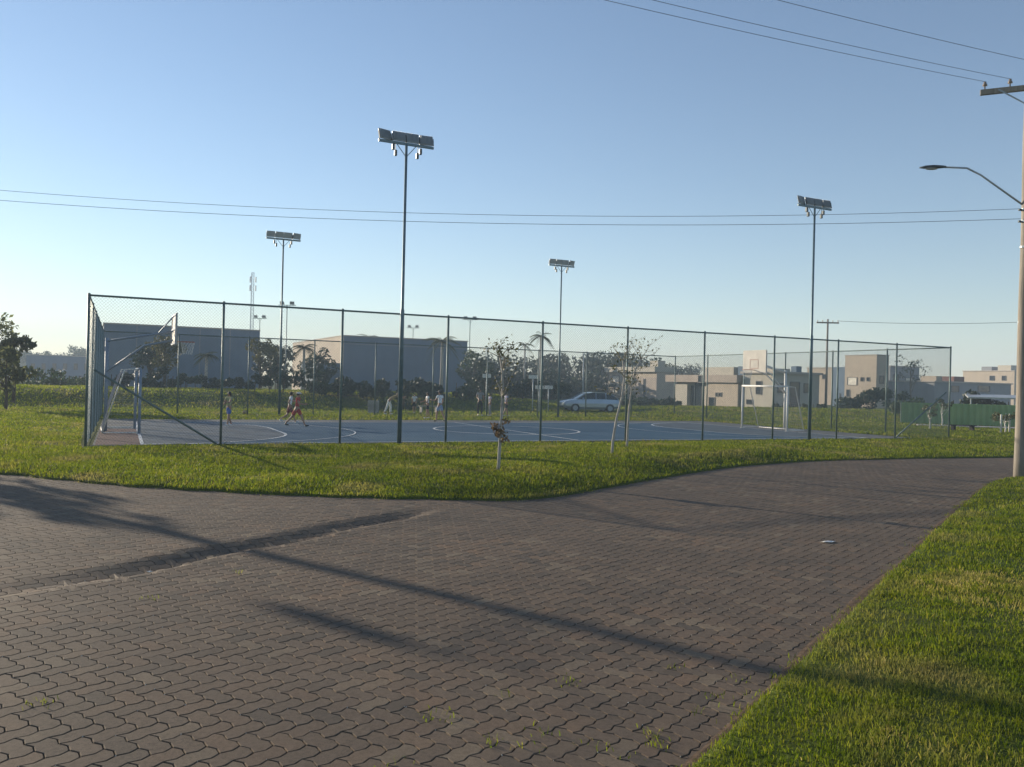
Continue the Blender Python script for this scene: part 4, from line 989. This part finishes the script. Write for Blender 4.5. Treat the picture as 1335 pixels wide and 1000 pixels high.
# tall pale house
h = House(1142, 110, 'tall pale cube house with two tiny windows and a shaded side')
L2 = h.e2(1101); zt = h.z(463)
h.vol(0, h.e1(1158), 0, L2, -.3, zt, M['wall_peach']); h.vol(-.06, h.e1(1158) + .06, -.06, L2 + .06, zt, zt + .1, M['roof_slab'], 'parapet')
h.vol(.5, 3, L2, L2 + 2.6, -.3, h.z(478), M['wall_grey'], 'annex')
h.winL(1122, 1126, 492, 497); h.winL(1130, 1133.5, 492, 497); h.winL(1105, 1117, 492, 502, mat=M['lit_panel']); h.winL(1104, 1108, 508, 517, name='door'); h.winR(1146, 1152, 490, 500)
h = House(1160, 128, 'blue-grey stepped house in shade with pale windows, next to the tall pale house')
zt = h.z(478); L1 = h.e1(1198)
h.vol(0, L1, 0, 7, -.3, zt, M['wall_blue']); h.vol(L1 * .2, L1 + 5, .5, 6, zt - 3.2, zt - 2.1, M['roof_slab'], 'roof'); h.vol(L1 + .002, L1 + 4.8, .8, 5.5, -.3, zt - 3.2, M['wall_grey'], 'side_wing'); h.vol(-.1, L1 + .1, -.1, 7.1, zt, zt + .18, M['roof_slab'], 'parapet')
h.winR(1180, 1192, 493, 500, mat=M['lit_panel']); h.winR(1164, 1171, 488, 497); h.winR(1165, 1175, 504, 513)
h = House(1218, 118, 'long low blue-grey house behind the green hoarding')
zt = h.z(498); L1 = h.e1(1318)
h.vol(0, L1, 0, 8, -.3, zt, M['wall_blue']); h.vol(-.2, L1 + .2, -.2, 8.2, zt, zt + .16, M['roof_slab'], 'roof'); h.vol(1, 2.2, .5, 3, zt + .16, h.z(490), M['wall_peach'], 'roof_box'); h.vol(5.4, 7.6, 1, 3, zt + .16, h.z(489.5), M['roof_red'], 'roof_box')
h.winR(1240, 1250, 503, 511); h.winR(1275, 1290, 503, 511)
h = House(1322, 150, 'pale peach house with roof boxes, farthest behind the utility pole')
zt = h.z(484); L2 = h.e2(1255)
h.vol(0, 8, 0, L2, -.3, zt, M['wall_peach']); h.vol(.5, 4, 1, L2 * .35, zt, h.z(476), M['wall_cream'], 'upper_room'); h.vol(-.1, 8.1, -.1, L2 + .1, zt, zt + .14, M['roof_slab'], 'parapet'); h.vol(1, 3, L2 * .5, L2 * .7, zt + .14, h.z(477.5), M['wall_blue'], 'water_tank')
h.winL(1290, 1296, 490, 496); h.winL(1306, 1311, 490, 496)
h = House(1090, 122, 'peach flat-roofed house partly hidden behind the distant utility pole')
L2 = h.e2(1052); h.vol(0, 6, 0, L2, -.3, h.z(480), M['wall_peach']); h.vol(-.1, 6.1, -.1, L2 + .1, h.z(480), h.z(480) + .15, M['roof_slab'], 'parapet'); h.winL(1060, 1066, 488, 494); h.winL(1072, 1077, 488, 494)
hedge(866, 80, 884, 79, 1.5, 1.2, 'dark bush between the two-storey house and the long single-storey house', 'leaf_dark', 72, .14, 70)
hedge(1010, 76, 1075, 74, 1.0, 1.0, 'low dark shrubs below the shaded house wall by the white goal', 'leaf_dark', 73, .12, 70)
# canopy roof and green hoarding at the right
p, q_ = gat(1262, 60), gat(1420, 57)
t = empty('canopy', p, math.atan2(q_.y - p.y, q_.x - p.x), 'low white canopy roof behind the green hoarding', 'canopy'); LL = (q_ - p).length
MB().box((LL / 2, 1.5, 1.88), (LL, 3.4, .10), Matrix.Rotation(.06, 3, 'X')).build('roof', M['metal_sheet'], t)
for x in (.2, LL / 2, LL - .2):
    for y in (.1, 3.0): MB().tube([(x, y, -.2), (x, y, 1.85)], .05, 8).build('post', M['lamp_metal'], t)
m_, nt_, b_ = nmat('green_hoarding')
wv = nt_.nodes.new("ShaderNodeTexNoise"); wv.inputs['Scale'].default_value = .7; tc = nt_.nodes.new("ShaderNodeTexCoord"); lk(nt_, tc.outputs['Object'], wv.inputs['Vector'])
lk(nt_, ramp(nt_, wv.outputs[0], [(.3, (.17, .29, .11)), (.7, (.27, .38, .15))]), b_.inputs['Base Color']); b_.inputs['Roughness'].default_value = .6; M['hoarding'] = m_
p, q_ = gat(1176, 53.5), gat(1420, 51.5); LL = (q_ - p).length
t = empty('green_hoarding', p, math.atan2(q_.y - p.y, q_.x - p.x), 'green corrugated hoarding fence beyond the fence corner, under the white canopy', 'hoarding')
mb = MB(); n = int(LL / .09); poly = [(i * .09, .035 * (1 if (i // 2) % 2 else -1)) for i in range(n)]
vs = [(x, y, z_) for x, y in poly for z_ in (-.05, 1.4)]; mb.add(vs, [(2 * i, 2 * i + 2, 2 * i + 3, 2 * i + 1) for i in range(n - 1)]); pn = mb.build('panel', M['hoarding'], t); md = pn.modifiers.new('thick', 'SOLIDIFY'); md.thickness = .01
for k in range(0, int(LL / 2.2) + 1): MB().box((k * 2.2, .10, .7), (.07, .07, 1.5)).build('post', M['fence_paint'], t)
MB().box((LL / 2, .07, 1.25), (LL, .04, .06)).box((LL / 2, .07, .25), (LL, .04, .06)).build('rail', M['fence_paint'], t)
# pale paved strip before the hoarding
a_, b2 = gat(1195, 51.0), gat(1330, 49.5)
mb = MB(); mb.box(((a_.x + b2.x) / 2, (a_.y + b2.y) / 2, .07), ((b2 - a_).length, 1.9, .12), Matrix.Rotation(math.atan2(b2.y - a_.y, b2.x - a_.x), 3, 'Z')); tag(mb.build('path', M['concrete']), kind='structure')
# low dark bench on the grass
def bench(loc, rz, label, mat):
    t = empty('bench', loc, rz, label, 'bench')
    mb = MB()
    for y in (-.14, 0, .14): mb.box((0, y, .43), (1.3, .12, .04), None, .008)
    mb.build('seat', mat, t)
    for x in (-.5, .5): MB().box((x, 0, .2), (.08, .36, .42), None, .01).build('leg', mat, t)
    return t
bench(gr(1256, 44.5) - Vector((0, 0, .12)), .05, 'low dark bench on the grass before the green hoarding', M['rubber'])
bench(gr(560, 52.0), .5, 'low bench behind the two players in white shirts', M['concrete'])
for px, lab in ((484.5, 'concrete block nearer the small green bush edge, at the court side'), (491, 'concrete block next to the player bending forward')):
    o = MB().box((0, 0, .35), (.32, .32, .8), None, .02).build('concrete_block', M['concrete'], None, False, gr(px, 49.5)); tag(o, lab, 'block', 'concrete blocks')
# white boards on posts beyond the far fence
def board(px, py, Y, wpx, label):
    g = gr(px, Y); zc = at(px, py, Y).z - g.z; wm = wpx * Y / F
    t = empty('board_sign', g, .12, label, 'board'); MB().tube([(0, .04, -.1), (0, .04, zc + .15)], .035, 8).build('post', M['lamp_metal'], t, True)
    MB().box((0, 0, zc), (wm, .03, .24), None, .006).build('board', M['white_paint'], t)
    MB().box((0, .03, zc), (wm * .9, .03, .05)).build('bracket', M['lamp_dark'], t)
board(634.5, 490, 54, 11, 'small white board on a thin post behind the standing players')
board(695, 491.5, 58, 12, 'higher white board beside the tall thin palm trunk')
board(703.5, 505, 58.5, 11, 'lower white board just under the higher one')
board(715.5, 505, 59, 11, 'lower white board close to the floodlight pole by the car')

# ------------------------------------------------------------------ car
def car(loc, rz, label):
    t = empty('car', loc, rz, label, 'car'); paint = plain('car_paint', (.38, .45, .52), .25, .5, .05, 2); Wd = .84
    st = [(-2.12, .42, .66, .70), (-2.0, .30, .80, .80), (-1.5, .22, .90, .84), (-.9, .20, .96, .86), (0, .20, .98, .86), (.85, .20, .98, .86), (1.5, .22, .97, .84), (1.98, .30, .94, .80), (2.1, .45, .80, .70)]
    vs, fs = [], []
    for x, zb, zt, w_ in st:
        vs += [(x, -w_ * .86, zb), (x, -w_, zb + .18), (x, -w_, (zb + zt) / 2 + .05), (x, -w_ * .93, zt - .03), (x, -w_ * .6, zt), (x, w_ * .6, zt), (x, w_ * .93, zt - .03), (x, w_, (zb + zt) / 2 + .05), (x, w_, zb + .18), (x, w_ * .86, zb)]
    n = 10
    for i in range(len(st) - 1):
        for k in range(n): fs.append((i * n + k, i * n + (k + 1) % n, (i + 1) * n + (k + 1) % n, (i + 1) * n + k))
    fs += [tuple(range(n)), tuple(range((len(st) - 1) * n, len(st) * n))]
    mb = MB().add(vs, fs)
    rf = [(-.45, 1.38), (.1, 1.45), (.9, 1.43), (1.5, 1.30)]
    mb.prism([(-.5, 1.36), (.1, 1.455), (.9, 1.44), (1.62, 1.28), (1.55, 1.25), (.9, 1.39), (.1, 1.405), (-.42, 1.32)], -.60, .60)
    for y in (-1, 1):
        for (x0, z0, x1, z1) in ((-1.15, .95, -.45, 1.36), (.25, .97, .28, 1.42), (1.0, .96, 1.0, 1.41), (1.95, .93, 1.5, 1.29)): mb.tube([(x0, y * .77, z0), (x1, y * .60, z1)], .035, 6)
    mb.build('body', paint, t, False)
    gl = MB(); P = [(-1.12, .95), (-.47, 1.34), (.1, 1.42), (.9, 1.41), (1.48, 1.27), (1.92, .93)]
    vs = [(x, s * (.76 if z_ < 1 else .59), z_) for s in (-1, 1) for x, z_ in P]; m_ = len(P)
    gl.add(vs, [tuple(range(m_)), tuple(range(2 * m_ - 1, m_ - 1, -1))] + [(i, i + m_, i + m_ + 1, i + 1) for i in range(m_ - 1)] + [(0, m_ - 1, 2 * m_ - 1, m_)]); gl.build('window', M['glass_dark'], t)
    for x in (-1.3, 1.28):
        for y in (-.80, .80):
            wh = MB().tube([(x, y - .1, .31), (x, y + .1, .31)], .31, 20).build('wheel', M['rubber'], t)
            MB().tube([(x, y - .107, .31), (x, y + .107, .31)], .19, 12).build('rim', M['lamp_metal'], wh)
    for y in (-.55, .55):
        MB().ball((-2.06, y, .66), (.07, .16, .07)).build('headlight', M['lamp_glass'], t, True); MB().ball((2.05, y * 1.1, .78), (.06, .14, .09)).build('tail_light', M['roof_red'], t, True)
    for y in (-.92, .92): MB().ball((-.75, y, 1.0), (.08, .07, .06)).build('mirror', paint, t, True)
    return t
cp = gr(769, 61.5); car(cp + Vector((0, 0, .0)), R(12), 'silver-blue car parked behind the far fence of the court')

# ------------------------------------------------------------------ people
def skinned(name, pts, edges, radii, mat, parent, sub=2, root=0):
    bm = bmesh.new(); ly = bm.verts.layers.skin.verify(); vs = [bm.verts.new(p) for p in pts]
    for a, b in edges: bm.edges.new((vs[a], vs[b]))
    for v, r in zip(vs, radii): v[ly].radius = (r if isinstance(r, tuple) else (r, r))
    vs[root][ly].use_root = True
    me = bpy.data.meshes.new(name); bm.to_mesh(me); bm.free(); me.materials.append(mat)
    o = bpy.data.objects.new(name, me); col.objects.link(o); o.parent = parent
    s = o.modifiers.new('skin', 'SKIN'); s.use_smooth_shade = True; s.branch_smoothing = .4
    d = o.modifiers.new('sub', 'SUBSURF'); d.levels = sub; d.render_levels = sub
    return o
def person(loc, rz, h, label, shirt, shorts, hair='hair', skin='skin', lean=0.0, legs=((0, 0), (0, 0)), arms=((10, 20), (-10, 20)), long_legs=False, sleeve=.55, hip=0.0, shoe='white_paint', long_hair=False, hat=None):
    t = empty('person', loc, rz, label, 'person')
    RX = lambda d: Matrix.Rotation(R(d), 3, 'X')
    # facing local +y; positive angle about x lifts backward, so forward swing = -angle... use own helper
    def fwd(v, deg): a = R(deg); return Vector((v.x, v.y * math.cos(a) - v.z * math.sin(a), v.y * math.sin(a) + v.z * math.cos(a)))
    Hh = []
    # legs first to find hip height
    thigh, shin = .245, .245
    def leg(sx, hp, kn, base):
        k = base + fwd(Vector((0, 0, -thigh)), hp); an = k + fwd(Vector((0, 0, -shin)), hp - kn)
        toe = an + fwd(Vector((0, .085, -.022)), (hp - kn) * .5); return k, an, toe
    tmp = [leg(s, *legs[i], Vector((s * .055, 0, 0))) for i, s in enumerate((-1, 1))]
    low = min(min(a[1].z, a[2].z) for a in tmp); hz_ = -low + .036
    pel = Vector((0, 0, hz_ + .02)); up = lambda d: pel + fwd(Vector((0, 0, d)), -lean)
    pts = [pel, up(.09), up(.19), up(.28), up(.315), up(.36), up(.415), up(.36) + fwd(Vector((0, .058, .008)), -lean * .6)]
    rad = [(.072, .058), (.062, .048), (.075, .052), (.05, .04), .028, (.045, .055), (.040, .046), .010]
    ed = [(0, 1), (1, 2), (2, 3), (3, 4), (4, 5), (5, 6), (5, 7)]
    info = {}
    for i, sx in enumerate((-1, 1)):
        b = Vector((sx * .055, 0, hz_)); k, an, toe = leg(sx, *legs[i], b); n0 = len(pts)
        pts += [b, k, an, toe]; rad += [.050, .034, .022, .018]; ed += [(0, n0), (n0, n0 + 1), (n0 + 1, n0 + 2), (n0 + 2, n0 + 3)]; info['leg', i] = (b, k, an, toe)
        sh = up(.275) + Vector((sx * .105, 0, 0)); ap, eb = arms[i]
        el = sh + fwd(Vector((sx * .02, 0, -.165)), ap); wr = el + fwd(Vector((sx * -.005, 0, -.14)), ap + eb)
        hd = wr + fwd(Vector((0, 0, -.045)), ap + eb + 8); n0 = len(pts)
        pts += [sh, el, wr, hd]; rad += [.036, .025, .017, (.012, .022)]; ed += [(3, n0), (n0, n0 + 1), (n0 + 1, n0 + 2), (n0 + 2, n0 + 3)]
        for j, (off, ln) in enumerate(((-.015, .036), (-.005, .042), (.006, .040), (.016, .032))):
            f0 = len(pts); p1 = hd + fwd(Vector((-sx * .004, off, -ln * .5)), ap + eb + 15); p2 = p1 + fwd(Vector((-sx * .006, off * .2, -ln * .5)), ap + eb + 35)
            pts += [p1, p2]; rad += [.0052, .0042]; ed += [(n0 + 3, f0), (f0, f0 + 1)]
        f0 = len(pts); p1 = wr.lerp(hd, .5) + fwd(Vector((0, .026, -.014)), ap + eb); pts += [p1, p1 + fwd(Vector((0, .010, -.022)), ap + eb)]; rad += [.006, .005]; ed += [(n0 + 2, f0), (f0, f0 + 1)]
        info['arm', i] = (sh, el, wr)
    S = h / .985
    sc_ = lambda L_: [p * S for p in L_]; rs_ = lambda L_: [tuple(x * S for x in r) if isinstance(r, tuple) else r * S for r in L_]
    skinned('body', sc_(pts), ed, rs_(rad), M[skin], t)
    # shirt
    P = [up(.01), up(.09), up(.19), up(.275), up(.30)]; Rr = [(.082, .066), (.074, .060), (.088, .066), (.062, .052), (.036, .036)]; E_ = [(0, 1), (1, 2), (2, 3), (3, 4)]
    for i in range(2):
        sh, el, wr = info['arm', i]; n0 = len(P); e_ = sh.lerp(el, min(1, sleeve) )
        P += [sh, e_]; Rr += [.044, .038]; E_ += [(3, n0), (n0, n0 + 1)]
    skinned('shirt', sc_(P), E_, rs_(Rr), shirt, t, 1)
    P = [pel + Vector((0, 0, .035)), pel]; Rr = [(.080, .064), (.080, .066)]; E_ = [(0, 1)]
    for i in range(2):
        b, k, an, toe = info['leg', i]; n0 = len(P)
        if long_legs: P += [b, k, k.lerp(an, .92)]; Rr += [.058, .044, .034]; E_ += [(1, n0), (n0, n0 + 1), (n0 + 1, n0 + 2)]
        else: P += [b, b.lerp(k, .85)]; Rr += [.060, .054]; E_ += [(1, n0), (n0, n0 + 1)]
    skinned('trousers' if long_legs else 'shorts', sc_(P), E_, rs_(Rr), shorts, t, 1, 1)
    hc = up(.385) * S
    mb = MB().ball(hc + Vector((0, -.012 * S, .012 * S)), (.050 * S, .056 * S, .056 * S), 12, 8)
    if long_hair: mb.ball(hc + Vector((0, -.05 * S, -.06 * S)), (.030 * S, .022 * S, .075 * S), 8, 6)
    hb = mb.build('hair', M[hair], t, True)
    for sx in (-1, 1): MB().ball(up(.372) * S + fwd(Vector((sx * .018 * S, .052 * S, .004)), -lean * .6), (.006 * S, .004 * S, .005 * S), 6, 4).build('eye', M['eye'], t)
    for i in range(2):
        b, k, an, toe = info['leg', i]; c = (an * .45 + toe * .55) * S; ang = math.atan2(toe.z - an.z + .022, toe.y - an.y)
        m_ = MB().ball((0, 0, 0), (.030 * S, .068 * S, .026 * S), 8, 6).build('shoe', M[shoe], t, True); m_.location = c - Vector((0, 0, .008 * S)); m_.rotation_euler = (ang * .6, 0, 0)
    if hat: MB().ball(hc + Vector((0, 0, .03 * S)), (.056 * S, .062 * S, .035 * S), 10, 6).box(hc + Vector((0, .06 * S, .025 * S)), (.08 * S, .06 * S, .008 * S)).build('cap', M[hat], t, True)
    return t
cl = lambda n, c: plain('cloth_' + n, c, .85, 0, .12, 8)
white, red, blue, dark, olive, lav, grey, wine, tan, lblue = cl('white', (.80, .80, .79)), cl('red', (.42, .05, .045)), cl('blue', (.07, .14, .42)), cl('dark', (.025, .025, .03)), cl('olive', (.36, .36, .18)), cl('lavender', (.42, .43, .58)), cl('grey', (.30, .31, .33)), cl('wine', (.20, .04, .05)), cl('tan', (.36, .27, .15)), cl('lightblue', (.28, .34, .46))
def pg(px, py): g = G(px, py, SZ_); return Vector((g.x, g.y, SZ_ + .012))
person(pg(298, 556.5), R(150), 1.28, 'child in olive top and blue shorts walking near the goal end of the court', olive, blue, long_hair=True, legs=((14, 6), (-10, 14)), arms=((35, 60), (15, 45)))
person(pg(377, 552), R(-70), 1.34, 'player in white top and dark wine shorts running behind the player in red', white, wine, legs=((28, 10), (-16, 40)), arms=((40, 70), (-30, 60)), lean=8)
person(pg(386.5, 556.5), R(-95), 1.40, 'player in a red shirt and red shorts striding over the court line', red, red, legs=((30, 6), (-28, 18)), arms=((-25, 50), (30, 55)), lean=6, hat='white_paint', skin='skin', shoe='lamp_dark')
person(gr(508, 47.6) + Vector((0, 0, .01)), R(-75), 1.50, 'person in tan top and white trousers bending far forward behind a floodlight pole', tan, white, lean=58, legs=((18, 22), (-18, 6)), arms=((70, 10), (80, 10)), long_legs=True, hair='hair_fair')
person(gr(541, 51.0) + Vector((0, 0, .0)), R(170), 1.15, 'small child in white top and dark shorts beside the square bush', white, dark, legs=((4, 4), (-4, 4)))
person(pg(557, 546.5), R(110), 1.30, 'player in white shirt and black shorts standing by the low bench', white, dark, legs=((8, 4), (-8, 8)), arms=((12, 30), (20, 50)))
person(pg(573, 550.5), R(60), 1.45, 'player in white shirt and long pale-blue shorts, cap on, nearest of the midfield group', white, lblue, legs=((16, 10), (-12, 20)), arms=((30, 60), (-12, 40)), hat='lamp_dark', shoe='lamp_dark')
person(gr(626.5, 49.2), R(-160), 1.56, 'tallest player in grey shirt and dark long trousers under the small white board', grey, dark, long_legs=True, legs=((6, 2), (-6, 4)), arms=((10, 30), (14, 50)))
person(gr(639.5, 49.6), R(120), 1.30, 'player in lavender shirt and pale trousers next to the player in grey', lav, grey, long_legs=True, legs=((8, 4), (-8, 8)))
person(gr(660.5, 49.4), R(-60), 1.42, 'player in pale shirt and black shorts half hidden by the tufted sapling', lav, dark, legs=((16, 8), (-14, 16)), arms=((40, 60), (-20, 40)))
# small ball near the goal, litter on the road and verge
o = MB().ball((0, 0, 0), (.11, .11, .11), 14, 10).build('football', M['tan'] if 'tan' in M else tan, None, True); o.location = pg(319, 540.5) + Vector((0, 0, .11)); tag(o, 'small tan ball lying by the far edge of the court', 'ball')
def litter(px, py, dims, label, rz):
    g = G(px, py); z_ = float(zroad(np.array(g.x), np.array(g.y))) if px < 1000 or py < 900 else .08
    n = 6; vs, fs = [], []
    for j in range(n):
        for i in range(n):
            u, v = i / (n - 1) - .5, j / (n - 1) - .5; vs.append((u * dims[0], v * dims[1] * (1 - 1.2 * u * u), .006 + .005 * math.sin(u * 7 + v * 4) + .004 * math.sin(v * 9)))
    fs = [(j * n + i, j * n + i + 1, (j + 1) * n + i + 1, (j + 1) * n + i) for j in range(n - 1) for i in range(n - 1)]
    o = MB().add(vs, fs).build('litter', M['white_paint'], None, True); o.location = (g.x, g.y, z_ + .004); o.rotation_euler.z = rz; md = o.modifiers.new('thick', 'SOLIDIFY'); md.thickness = .002
    tag(o, label, 'litter', 'scraps of white litter')
litter(1080, 706, (.20, .09), 'flat scrap of white paper lying on the paving', .4)
litter(996, 944, (.10, .035), 'white curled leaf scrap lying on the grass verge', -.6)
litter(195, 745, (.05, .03), 'tiny white scrap on the paving beside the gutter', .2)

# ------------------------------------------------------------------ air
m_ = bpy.data.materials.new('haze'); m_.use_nodes = True; nt_ = m_.node_tree; nt_.nodes.clear()
pv = nt_.nodes.new("ShaderNodeVolumePrincipled"); pv.inputs['Color'].default_value = (.70, .83, 1.0, 1); pv.inputs['Density'].default_value = .0011; pv.inputs['Anisotropy'].default_value = .1
om = nt_.nodes.new("ShaderNodeOutputMaterial"); lk(nt_, pv.outputs[0], om.inputs['Volume'])
hb = MB().box((0, 420, 20.7), (1830, 980, 44.6)).build('haze', m_); tag(hb, kind='stuff')
scene.cycles.volume_bounces = 1
